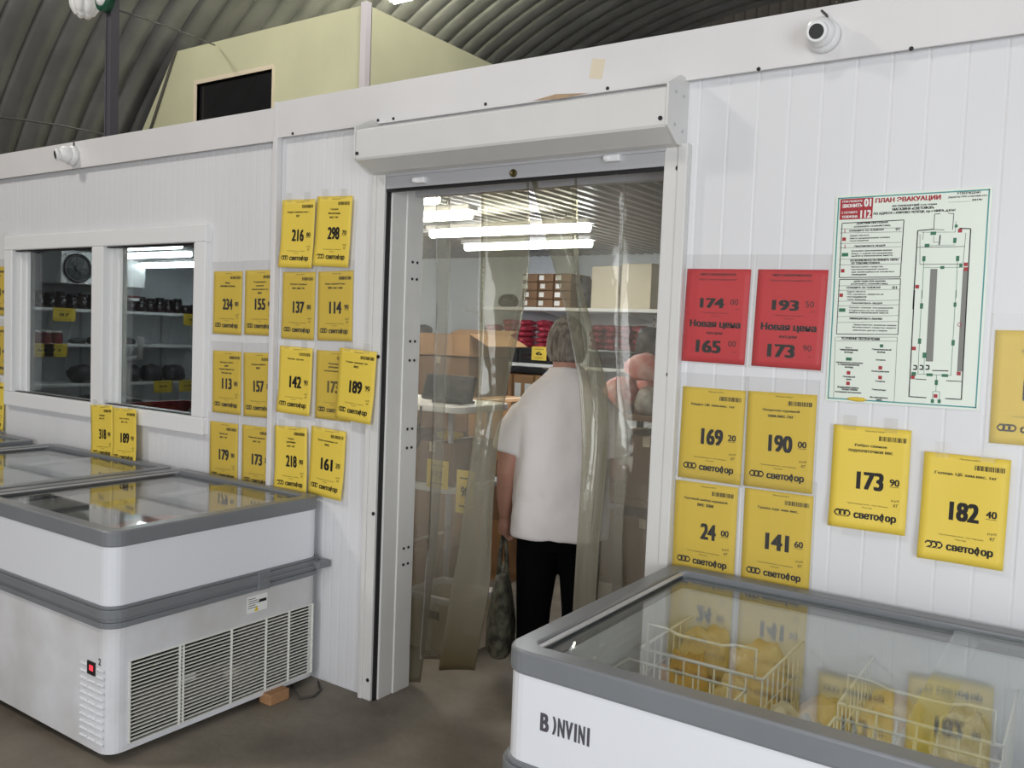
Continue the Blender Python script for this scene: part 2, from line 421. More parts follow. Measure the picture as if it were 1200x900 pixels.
bk.build('roof_skin', M['endwall'], arch)
ew = MB()                               # far gable with vertical corrugation
x = XC - 8.2
while x < XC + 8.2:
    h = max(0.05, math.sqrt(max(0, (RR + 0.05) ** 2 - (x + 0.1 - XC) ** 2)) + ZC)
    ew.prism([(x, 12.0), (x, 11.92), (x + 0.10, 11.90), (x + 0.13, 11.92), (x + 0.20, 11.92), (x + 0.20, 12.0)], 'z', 0, h); x += 0.2
struct('wall_gable', ew, M['endwall'])
en = MB()                               # entrance gable behind the camera, open gate in the middle
for k in range(40):
    x0 = XC - 8.2 + k * 0.41; x1 = x0 + 0.41; xm = (x0 + x1) / 2
    h = max(0.05, math.sqrt(max(0, RR ** 2 - (xm - XC) ** 2)) + ZC)
    z0 = 3.85 if -1.8 < xm < 3.0 else 0.0
    if h > z0: en.box(x0, x1, -9.1, -9.0, z0, h)
struct('wall_entrance', en, M['endwall'])

# ---- window 1
wx0, wx1, wz0, wz1 = -5.50, -3.57, 1.00, 2.015
win = bpy.data.objects.new('window_1', None); COL.objects.link(win); win.location = (wx0, 0, wz0); win['kind'] = 'structure'
W_, H_ = wx1 - wx0, wz1 - wz0
fm = MB()
fm.box(0, W_, -0.03, 0.10, 0, 0.085); fm.box(0, W_, -0.03, 0.10, H_ - 0.085, H_); fm.box(0, 0.09, -0.03, 0.10, 0.085, H_ - 0.085); fm.box(W_ - 0.09, W_, -0.03, 0.10, 0.085, H_ - 0.085)
bevel(fm.build('window_frame', M['white'], win), 0.006)
mu = MB(); mx_ = at(114, 380, -0.02).x - wx0
mu.box(mx_ - 0.05, mx_ + 0.06, -0.028, 0.09, 0.085, H_ - 0.085)
bevel(mu.build('mullion', M['white'], win), 0.005)
for a, b in ((0.09, mx_ - 0.05), (mx_ + 0.06, W_ - 0.09)):
    sh = MB(); sh.box(a, a + 0.022, 0.02, 0.09, 0.085, H_ - 0.085); sh.box(a + 0.022, a + 0.04, 0.045, 0.09, 0.085, H_ - 0.085); sh.box(b - 0.015, b, 0.03, 0.09, 0.085, H_ - 0.085)
    sh.build('sash', M['white'], win)
    sh2 = MB(); sh2.box(a + 0.04, b - 0.015, 0.062, 0.066, 0.085, H_ - 0.085); sh2.build('window_pane', M['winglass'], win)
    g = MB(); g.box(a, b, -0.005, 0.03, H_ - 0.092, H_ - 0.086); g.box(a, b, -0.005, 0.03, 0.0855, 0.0895); g.build('gasket', M['black'], win)

# ---- doorway 1: guide rails, reveals
dr = bpy.data.objects.new('door_1', None); COL.objects.link(dr); dr.location = (-1.81, 0, 0); dr['kind'] = 'structure'
L0, R0 = -2.42 + 1.81, -1.208 + 1.81
g = MB(); g.box(L0 - 0.072, L0 - 0.006, -0.03, 0.0, 0.0, 2.17); g.box(L0 - 0.072, L0 - 0.05, -0.036, -0.03, 0, 2.17); bevel(g.build('guide_rail', M['shutter'], dr), 0.004)
g = MB(); g.box(R0 - 0.004, R0 + 0.078, -0.03, 0.0, 0.0, 2.175); g.box(R0 + 0.045, R0 + 0.078, -0.036, -0.03, 0, 2.175); bevel(g.build('guide_rail', M['shutter'], dr), 0.004)
g = MB(); g.box(L0 - 0.006, L0 + 0.004, -0.018, 0.0, 0.0, 2.15); g.box(R0 - 0.010, R0 - 0.004, -0.014, 0.0, 0, 2.15); g.build('rail_slot', M['black'], dr)
g = MB(); g.box(L0 - 0.006, L0 + 0.012, 0.0, 0.085, 0.0, 2.16); g.box(L0, L0 + 0.018, 0.085, 0.19, 0, 2.16); bevel(g.build('reveal', M['shutter'], dr), 0.004)
g = MB(); g.box(R0, R0 + 0.012, 0.0, 0.16, 0.0, 2.16); g.build('reveal', M['shutter'], dr)
g = MB()
for z in (0.55, 0.62, 1.05, 1.13, 1.42, 1.5, 1.76, 1.83): 
    for yy in (0.125, 0.155): g.lathe([(0.006, 0), (0.006, 0.003)], (L0 + 0.018, yy, z), 'x', 8)
g.build('rivet', M['black'], dr)
g = MB()
for px, py in ((443.5, 418), (437.7, 602), (431, 797)):
    p = at(px, py, -0.03); g.lathe([(0.008, 0), (0.008, -0.003)], (p.x + 1.81, -0.030, p.z), 'y', 10)
for px, py in ((784, 439), (795, 197)):
    p = at(px, py, -0.03); g.lathe([(0.009, 0), (0.009, -0.003)], (p.x + 1.81, -0.030, p.z), 'y', 10)
g.build('screw_head', M['black'], dr)

# ------------------------------------------------------------------ roller shutter box above the doorway
sb = thing('roller_shutter', (-1.81, 0, 2.12), 'white roller shutter box mounted above the strip-curtained doorway', 'roller shutter')
bx0, bx1 = -0.665, 0.652
g = MB(); g.prism([(0.0, 0.240), (-0.145, 0.205), (-0.15, 0.2), (-0.15, 0.092), (-0.145, 0.084), (-0.065, 0.05), (-0.03, 0.045), (0.0, 0.045)], 'x', bx0, bx1)
bevel(g.build('housing', M['shutter'], sb), 0.003)
for xa, xb in ((bx0 - 0.006, bx0), (bx1, bx1 + 0.008)):
    g = MB(); g.prism([(0.0, 0.262), (-0.06, 0.262), (-0.155, 0.215), (-0.155, 0.088), (-0.07, 0.045), (0.0, 0.045)], 'x', xa, xb)
    e = bevel(g.build('end_plate', M['shutter'], sb), 0.002)
    if xb > 0:
        g = MB()
        for yy, zz in ((-0.10, 0.20), (-0.04, 0.20), (-0.10, 0.10), (-0.04, 0.09)): g.lathe([(0.005, 0), (0.005, 0.003)], (xb, yy, zz), 'x', 8)
        g.build('rivet', M['alu'], e)
g = MB(); g.box(-0.61, 0.606, -0.028, -0.010, -0.012, 0.052); g.box(-0.61, 0.606, -0.034, -0.026, 0.035, 0.046)
slat = bevel(g.build('end_slat', M['alu'], sb), 0.003)
g = MB(); g.box(-0.61, 0.606, -0.026, -0.012, -0.024, -0.012); g.build('rubber_seal', M['black'], sb)
for px, py in ((494, 211.5), (720, 186)):
    p = at(px, py, -0.03); g = MB(); g.box(p.x + 1.81 - 0.03, p.x + 1.81 + 0.025, -0.046, -0.028, p.z - 2.12 - 0.011, p.z - 2.12 + 0.011); g.box(p.x + 1.81 - 0.032, p.x + 1.81 - 0.012, -0.052, -0.046, p.z - 2.12 - 0.008, p.z - 2.12 + 0.008)
    bevel(g.build('latch', M['white'], sb), 0.003)
p = at(602, 203, -0.03); g = MB(); g.lathe([(0.014, 0), (0.014, -0.008), (0.009, -0.010), (0.009, -0.004), (0.004, -0.004)], (p.x + 1.81, -0.028, p.z - 2.12), 'y', 16)
g.build('lock', M['brass'], sb)
g = MB()
for xx in (-0.655, 0.635): g.lathe([(0.007, 0), (0.007, -0.004)], (xx, -0.15, 0.11), 'y', 10)
g.build('screw_head', M['black'], sb)

# ------------------------------------------------------------------ PVC strip curtain
sc_ = thing('strip_curtain', (-1.81, 0.15, 0), 'clear yellowed PVC strip curtain hanging in the doorway, parted around the person', 'strip curtain')
g = MB(); g.box(-0.60, 0.60, -0.02, 0.02, 2.10, 2.155); g.build('hanging_rail', M['alu'], sc_)
def strip(rows, y, bulge, m, phase=0.0, ystep=0.0, seed=1):
    """rows: (py, px left, px right) along the strip from top to bottom"""
    ctl = []
    for py, a, b in rows:
        A = at(a, py, y); B = at(b, py, y); ctl.append((A.z, A.x, B.x, B.z))
    NU, NV = 12, 44; vs = []; fs = []
    def interp(t):
        s = t * (len(ctl) - 1); i = min(int(s), len(ctl) - 2); q = s - i
        P = [ctl[max(0, min(len(ctl) - 1, i + d))] for d in (-1, 0, 1, 2)]
        return [0.5 * (2 * P[1][k] + (P[2][k] - P[0][k]) * q + (2 * P[0][k] - 5 * P[1][k] + 4 * P[2][k] - P[3][k]) * q * q + (3 * P[1][k] - P[0][k] - 3 * P[2][k] + P[3][k]) * q ** 3) for k in range(4)]
    for j in range(NV + 1):
        t = j / NV; z, xa, xb, zb = interp(t)
        for i in range(NU + 1):
            u = i / NU
            b_ = bulge * math.sin(math.pi * u) * (0.35 + 0.65 * math.sin(math.pi * min(1, t * 1.2 + phase))) + 0.012 * noise.noise(Vector((u * 1.5, t * 6, seed)))
            vs.append((xa + (xb - xa) * u + 1.81, y - 0.15 + ystep * t + b_, z + (zb - z) * u))
    for j in range(NV):
        for i in range(NU):
            a = j * (NU + 1) + i; fs.append((a, a + 1, a + NU + 2, a + NU + 1))
    g = MB(); g.add(vs, fs, True); o = g.build('strip', m, sc_)
    so = o.modifiers.new('thickness', 'SOLIDIFY'); so.thickness = 0.002; so.offset = 0
    return o
strip([(212, 484, 528), (330, 482, 526), (470, 476, 522), (640, 470, 510), (800, 462, 492)], 0.20, 0.015, M['pvc'], seed=1)
strip([(214, 512, 566), (330, 511, 565), (470, 508, 565), (620, 502, 556), (700, 497, 540), (772, 492, 520)], 0.17, -0.02, M['pvc'], seed=2)
strip([(207, 563, 620), (330, 563, 618), (440, 560, 598), (520, 554, 582), (640, 538, 576), (700, 527, 572), (786, 514, 556)], 0.13, 0.045, M['pvcold'], seed=3)
strip([(202, 620, 674), (280, 640, 678), (330, 654, 680), (370, 664, 690), (420, 673, 703), (460, 679, 712), (530, 682, 712), (640, 676, 702), (770, 668, 694)], 0.12, 0.06, M['pvcold'], seed=4)
strip([(196, 670, 736), (300, 672, 730), (420, 686, 727), (520, 700, 737), (640, 692, 730), (770, 684, 733)], 0.15, -0.02, M['pvc'], seed=5)
strip([(190, 730, 781), (300, 725, 777), (450, 722, 769), (640, 719, 760), (770, 714, 755)], 0.18, 0.02, M['pvc'], seed=6)

# ------------------------------------------------------------------ chest freezers
def chest_freezer(x0, x1, label, grille=False, sticker=True, group='glass-topped chest freezers along the wall', y0=-0.99, y1=-0.03):
    cx, cy = (x0 + x1) / 2, (y0 + y1) / 2
    t = thing('chest_freezer', (cx, cy, 0), label, 'freezer', group)
    X, Y = (x1 - x0) / 2, (y1 - y0) / 2
    # lower body: rounded shell; the right end has an opening for the grille
    loop = rrect(-X, X, -Y, Y, 0.055, 6)
    inner = rrect(-X + 0.02, X - 0.02, -Y + 0.02, Y - 0.02, 0.045, 6)
    g = MB(); gz0, gz1, gy0, gy1 = 0.055, 0.355, -Y + 0.075, Y - 0.03
    if grille:
        g.ring(loop, inner, 0.035, gz0); g.ring(loop, inner, gz1, 0.50)
        n = len(loop)                                   # open the straight right side between gz0 and gz1
        for i in range(n):
            j = (i + 1) % n
            if loop[i][0] > X - 1e-4 and loop[j][0] > X - 1e-4: continue
            q = [(loop[i], gz0), (loop[j], gz0), (loop[j], gz1), (loop[i], gz1)]
            g.add([(p[0], p[1], z) for p, z in q], [(0, 1, 2, 3)])
        g.box(X - 0.02, X, -Y + 0.055, gy0, gz0, gz1); g.box(X - 0.02, X, gy1, Y - 0.055 + 0.026, gz0, gz1)
    else:
        g.prism(loop, 'z', 0.035, 0.50)
    lb = g.build('lower_body', M['frzlow'], t)
    g = MB(); g.box(-X + 0.03, X - 0.20, -Y + 0.03, Y - 0.03, 0.04, 0.385) if grille else g.box(-X + 0.03, X - 0.03, -Y + 0.03, Y - 0.03, 0.028, 0.04)
    if grille: g.box(-X + 0.03, X - 0.02, -Y + 0.03, Y - 0.03, 0.036, 0.05); g.box(X - 0.21, X - 0.021, -Y + 0.021, Y - 0.021, 0.357, 0.385); g.box(X - 0.21, X - 0.021, -Y + 0.021, -Y + 0.03, 0.05, 0.36); g.box(X - 0.21, X - 0.021, Y - 0.03, Y - 0.021, 0.05, 0.36)
    g.build('machine_bay', M['dark'], t)
    if grille:
        g = MB()
        k = 0; z = gz0
        while z < gz1:
            g.box(X - 0.004, X + 0.004, gy0, gy1, z, z + 0.0036); z += 0.0135
        for yy in (gy0, gy0 + 0.20, gy0 + 0.215, gy0 + 0.43, gy0 + 0.60, gy0 + 0.72, gy1 - 0.006): g.box(X - 0.003, X + 0.006, yy, yy + 0.005, gz0, gz1)
        g.build('grille', M['wire'], t)
        g = MB(); g.box(X - 0.15, X - 0.08, -Y + 0.15, Y - 0.40, 0.06, 0.20)
        for k in range(24): g.box(X - 0.08, X - 0.05, Y - 0.36 + k * 0.011, Y - 0.356 + k * 0.011, 0.07, 0.33)
        g.lathe([(0.09, 0.05), (0.1, 0.1), (0.1, 0.17), (0.06, 0.21)], (X - 0.13, -Y + 0.62, 0), 'z', 18); g.build('compressor', M['copper'], t)
        g = MB(); g.box(X - 0.05, X - 0.045, -Y + 0.30, -Y + 0.38, 0.18, 0.21); g.build('rating_plate', M['white_paper'], t)
    # upper body ring and liner
    oi = rrect(-X + 0.055, X - 0.055, -Y + 0.055, Y - 0.055, 0.035, 6)
    g = MB(); g.ring(loop, oi, 0.50, 0.77); ub = g.build('upper_body', M['frz'], t)
    oj = rrect(-X + 0.056, X - 0.056, -Y + 0.056, Y - 0.056, 0.035, 6); n = len(oj)
    g = MB(); g.add([(p[0], p[1], z) for z in (0.77, 0.405 if grille else 0.24) for p in oj], [(i, n + i, n + (i + 1) % n, (i + 1) % n) for i in range(n)] + [tuple(range(n, 2 * n))], False)
    ln = g.build('liner', M['liner'], t); 
    s_ = ln.modifiers.new('thickness', 'SOLIDIFY'); s_.thickness = 0.006; s_.offset = 0
    # bumper band with three ridges
    g = MB()
    for z0, z1, e in ((0.482, 0.503, 0.012), (0.503, 0.517, 0.009), (0.517, 0.549, 0.017), (0.549, 0.560, 0.010)):
        g.ring(rrect(-X - e, X + e, -Y - e, Y + e, 0.055 + e, 6), rrect(-X + 0.002, X - 0.002, -Y + 0.002, Y - 0.002, 0.054, 6), z0, z1)
    bb = bevel(g.build('bumper_band', M['rim'], t), 0.003)
    g = MB() if grille else None
    if grille: g.box(X + 0.010, X + 0.019, 0.14, 0.20, 0.482, 0.558); g.box(X + 0.01, X + 0.05, Y - 0.05, Y + 0.022, 0.515, 0.545); g.box(X + 0.016, X + 0.03, Y - 0.32, Y - 0.03, 0.522, 0.530); bevel(g.build('band_joint', M['rim'], bb), 0.006)
    # rim with a sunken ledge
    g = MB(); e = 0.006
    o1 = rrect(-X - e, X + e, -Y - e, Y + e, 0.06, 6); i1 = rrect(-X + 0.050, X - 0.050, -Y + 0.050, Y - 0.050, 0.03, 6); i2 = rrect(-X + 0.068, X - 0.068, -Y + 0.068, Y - 0.068, 0.02, 6)
    g.ring(o1, i1, 0.765, 0.822); g.ring(i1, i2, 0.770, 0.799)
    bevel(g.build('rim', M['rim'], t), 0.007, 3)
    # two glass sliding lids with thin edge strips
    g = MB(); g.box(-X + 0.052, 0.0 + 0.03, -Y + 0.052, Y - 0.052, 0.8005, 0.8045)
    l1 = g.build('glass_lid', M['glass'], t)
    g = MB(); g.box(-0.03, X - 0.052, -Y + 0.052, Y - 0.052, 0.8080, 0.8120)
    l2 = g.build('glass_lid', M['glass'], t)
    for lid, xe in ((l1, -X + 0.053), (l2, X - 0.067)):
        g = MB(); g.box(xe, xe + 0.014, -Y + 0.053, Y - 0.053, 0.8125, 0.8165); g.build('edge_strip', M['alu'], lid)
    # vent slots, display, printed marks on the front
    if grille:
        g = MB()
        for c in range(3):
            for r in range(11):
                if c == 1 and r < 2: continue
                xx = X - 0.175 + c * 0.052; zz = 0.335 - r * 0.026
                g.prism([(-Y + 0.001, zz), (-Y - 0.006, zz - 0.004), (-Y + 0.001, zz - 0.012)], 'x', xx, xx + 0.042)
        g.build('vent_louvres', M['frz'], t)
        g = MB(); g.box(X - 0.128, X - 0.080, -Y - 0.004, -Y + 0.001, 0.303, 0.350); dp = g.build('display', M['black'], t)
        g = MB(); g.box(X - 0.113, X - 0.090, -Y - 0.0046, -Y - 0.0039, 0.318, 0.338); g.build('red_digits', M['led'], dp)
        g = MB(); write(g, '2', X - 0.062, X - 0.048, 0.348, 0.372, -Y - 0.0006, True); g.build('marking', M['ink'], t)
    if sticker and grille:
        g = MB(); g.box(X + 0.0003, X + 0.0012, 0.10, 0.20, 0.395, 0.462); st = g.build('sticker', M['white_paper'], t)
        g = MB()
        for k in range(5): g.box(X + 0.0012, X + 0.0016, 0.105, 0.14 + 0.01 * (k % 3), 0.45 - k * 0.009, 0.4525 - k * 0.009)
        g.box(X + 0.0012, X + 0.0016, 0.158, 0.195, 0.43, 0.442); g.build('print', M['ink'], st)
        g = MB(); g.prism([(0.135, 0.398), (0.155, 0.398), (0.145, 0.418)], 'x', X + 0.0012, X + 0.0018); g.build('warning_triangle', M['sign_yellow'], st)
    # feet
    for sx in (-1, 1):
        for sy in (-1, 1):
            g = MB(); g.lathe([(0.028, 0.0), (0.03, 0.006), (0.018, 0.012), (0.016, 0.036)], (sx * (X - 0.09), sy * (Y - 0.07), 0), 'z', 14); g.build('foot', M['black'], t)
    return t
FL = -2.745
f1 = chest_freezer(-3.74, FL, 'white chest freezer with a wire grille end, nearest of the left row beside the doorway', grille=True)
f2 = chest_freezer(-4.93, -3.785, 'white chest freezer with a glass top under the window, second of the left row')
f3 = chest_freezer(-6.30, -5.12, 'white chest freezer cut off by the left photo edge, farthest of its row')
f4 = chest_freezer(-1.112, 0.62, 'white chest freezer with grey rim and dark lettering, in the right foreground full of baskets', group='glass-topped chest freezers along the wall')
g = MB(); fy = -0.48 - 0.0008
for st, a, b in (('B', 628, 637), ('N', 646, 653), ('V', 653.5, 661), ('I', 662.5, 665), ('N', 666.5, 673), ('I', 675, 677.5)):
    zt = lambda px: 0.717 - (px - 628) * 0.0
    xa = -0.866 + 0.105 + (a - 628) * 0.0026; xb = -0.866 + 0.105 + (b - 628) * 0.0026
    write(g, st, xa, xb, 0.648, 0.690, fy, 2)
write(g, ')', -0.866 + 0.105 + 12.5 * 0.0026, -0.866 + 0.105 + 16.5 * 0.0026, 0.648, 0.690, fy, 2)
g.build('lettering', M['post'], f4)
# wooden block under the back of the near freezer, cable beside it
p = at(323, 830, -0.28)
g = MB(); g.box(-0.035, 0.035, -0.05, 0.05, 0, 0.045); 
wbk = bevel(g.build('wood_block', M['wood'], None, (-2.735, -0.27, 0)), 0.004); tag(wbk, 'raw wooden block lying on the floor under the near left freezer', 'wood block')
g = MB(); g.tube([(-2.80, -0.14, 0.03), (-2.72, -0.17, 0.012), (-2.66, -0.20, 0.006), (-2.63, -0.15, 0.006), (-2.66, -0.08, 0.006), (-2.72, -0.04, 0.01)], 0.005, 6)
tag(g.build('power_cord', M['cable']), 'thin grey cord looped on the floor behind the wooden block', 'cord')

# ---- wire baskets and frozen food inside the freezers
def basket(x0, x1, y0, y1, z0, z1, label, group='wire baskets in the right freezer', hoop=True):
    t = thing('wire_basket', ((x0 + x1) / 2, (y0 + y1) / 2, z0), label, 'basket', group)
    X, Y, Hh = (x1 - x0) / 2, (y1 - y0) / 2, z1 - z0; w = MB(); r = 0.0026
    nx = max(2, round(2 * X / 0.045)); ny = max(2, round(2 * Y / 0.045))
    for k in range(nx + 1):
        xx = -X + 2 * X * k / nx; w.tube([(xx, -Y, Hh), (xx, -Y, 0), (xx, Y, 0), (xx, Y, Hh)], r, 4)
    for k in range(1, ny):
        yy = -Y + 2 * Y * k / ny; w.tube([(-X, yy, Hh), (-X, yy, 0), (X, yy, 0), (X, yy, Hh)], r, 4)
    for zz in [Hh * q for q in (0.25, 0.5, 0.75)]: w.tube([(-X, -Y, zz), (X, -Y, zz), (X, Y, zz), (-X, Y, zz), (-X, -Y, zz)], r, 4)
    w.build('mesh_panel', M['wire'], t)
    w = MB(); w.tube([(-X, -Y, Hh), (X, -Y, Hh), (X, Y, Hh), (-X, Y, Hh), (-X, -Y, Hh)], 0.0045, 6); w.build('top_wire', M['wire'], t)
    if hoop:
        for yy in (-Y, Y):
            w = MB(); h2 = Hh + 0.075
            w.tube([(-X + 0.02, yy, Hh), (-X + 0.02, yy, h2), (-0.10, yy, h2 - 0.002), (-0.06, yy, h2 - 0.012), (0.06, yy, h2 - 0.012), (0.10, yy, h2 - 0.002), (X - 0.02, yy, h2), (X - 0.02, yy, Hh)], 0.0042, 6)
            w.build('handle', M['wire'], t)
    return t
basket(-1.035, -0.70, -0.89, -0.49, 0.36, 0.66, 'white wire basket at the front left of the right freezer, nearly empty', hoop=False)
basket(-1.015, -0.67, -0.455, -0.085, 0.36, 0.685, 'white wire basket with bagged chicken at the back left of the right freezer')
basket(-0.475, -0.125, -0.48, -0.085, 0.36, 0.685, 'white wire basket at the back of the right freezer, near the right photo edge')
basket(-0.475, -0.125, -0.89, -0.51, 0.36, 0.66, 'white wire basket at the front of the right freezer, cut by the lower photo edge', hoop=False)
def pack(name, c, r, m, label, cat, group, seed, power=0.7, amp=0.3):
    g = MB(); g.blob((0, 0, r[2]), r, seed, amp, 2.4, 22, 13, power, flat=-r[2] * 0.8)
    return tag(g.build(name, M[m], None, (c[0], c[1], c[2] - 0.2 * r[2])), label, cat, group)
GP = 'frozen packs in the right freezer'
pack('frozen_chicken_bag', (-0.93, -0.17, 0.42), (0.078, 0.08, 0.145), 'chicken', 'cream bag of frozen chicken at the back left of the hooped left basket', 'frozen food', GP, 3)
pack('frozen_chicken_bag', (-0.77, -0.17, 0.42), (0.08, 0.08, 0.14), 'chicken', 'cream bag of frozen chicken at the back right of the hooped left basket', 'frozen food', GP, 5)
pack('golden_food_bag', (-0.93, -0.34, 0.40), (0.068, 0.09, 0.135), 'goldbag', 'golden brown bag of frozen food at the front left of the hooped left basket', 'frozen food', GP, 8)
pack('frozen_chicken_bag', (-0.77, -0.34, 0.40), (0.078, 0.09, 0.12), 'chicken', 'cream bag of frozen chicken at the front right of the hooped left basket', 'frozen food', GP, 21)
pack('frosted_food_bag', (-0.575, -0.52, 0.36), (0.088, 0.12, 0.155), 'icy', 'frosted grey bag of frozen food standing between the baskets', 'frozen food', GP, 11)
pack('frosted_food_bag', (-0.575, -0.22, 0.36), (0.08, 0.12, 0.11), 'chicken', 'cream bag of frozen food standing between the two back baskets', 'frozen food', GP, 12)
pack('frozen_chicken_bag', (-0.385, -0.28, 0.40), (0.078, 0.17, 0.13), 'chicken', 'cream bag of frozen chicken in the left half of the right back basket', 'frozen food', GP, 13)
pack('frosted_food_bag', (-0.22, -0.26, 0.40), (0.07, 0.15, 0.14), 'icy', 'frosted pale bag in the right half of the right back basket', 'frozen food', GP, 15)
pack('frozen_chicken_bag', (-0.30, -0.70, 0.38), (0.15, 0.16, 0.08), 'chicken', 'cream bag of frozen chicken lying in the front basket by the lower photo edge', 'frozen food', GP, 17)
pack('frozen_meat_pack', (-0.87, -0.69, 0.37), (0.13, 0.17, 0.05), 'icy', 'pale frosted pack lying in the nearly empty front left basket', 'frozen food', GP, 19)
GL = 'frozen packs in the left freezers'
k = 0
for fx, lab in ((-3.25, 'near left'), (-4.35, 'second left')):
    for i, (dx, where) in enumerate(((-0.28, 'left'), (0.0, 'middle'), (0.27, 'right'))):
        for yy, fb in ((-0.72, 'front'), (-0.32, 'back')):
            k += 1
            pack('frozen_meat_pack', (fx + dx, yy, 0.50 + 0.02 * (k % 3)), (0.13, 0.18, 0.055), ('meat', 'icy')[(k + (fx < -4)) % 2],
                 '%s frozen meat pack at the %s %s of the %s freezer' % (('pale pink', 'frosted whitish')[(k + (fx < -4)) % 2], fb, where, lab), 'frozen food', GL, 20 + k, 0.6, 0.2)
for fx, x0, x1 in ((-3.25, -3.69, -2.81), (-4.35, -4.86, -3.84)):
    w = thing('wire_grid', ((x0 + x1) / 2, -0.51, 0.475), 'white wire grid shelf carrying frozen packs in the %s left freezer' % ('near' if fx > -4 else 'second'), 'wire grid', 'wire grids in the left freezers')
    g = MB(); hx = (x1 - x0) / 2
    for q in range(15): g.tube([(-hx + 2 * hx * q / 14, -0.41, 0), (-hx + 2 * hx * q / 14, 0.41, 0)], 0.002, 4)
    for q in range(4): g.tube([(-hx, -0.41 + q * 0.273, -0.003), (hx, -0.41 + q * 0.273, -0.003)], 0.003, 4)
    g.build('grid', M['wire'], w)

# ------------------------------------------------------------------ price sheets
def curl(kind):
    if kind == 'flat': return lambda x, z: -0.0015
    s = {'a': 1, 'b': 2, 'c': 3}[kind]
    return lambda x, z: -0.004 - 0.010 * math.exp(-(z / 0.07) ** 2) * (0.6 + 0.4 * math.sin(x * 12 + s * 2)) - 0.004 * (0.5 + 0.5 * math.cos(x * 28 + s * 2))
def paper(w, h, fn, name, m, parent):
    nx, nz = 10, 14; vs = []; fs = []
    for j in range(nz + 1):
        for i in range(nx + 1):
            X = -w / 2 + w * i / nx; Z = h * j / nz; vs.append((X, fn(X, Z), Z))
    for j in range(nz):
        for i in range(nx):
            a = j * (nx + 1) + i; fs.append((a, a + 1, a + nx + 2, a + nx + 1))
    g = MB(); g.add(vs, fs, True); o = g.build(name, m, parent)
    s_ = o.modifiers.new('thickness', 'SOLIDIFY'); s_.thickness = 0.0004; s_.offset = 0
    return o
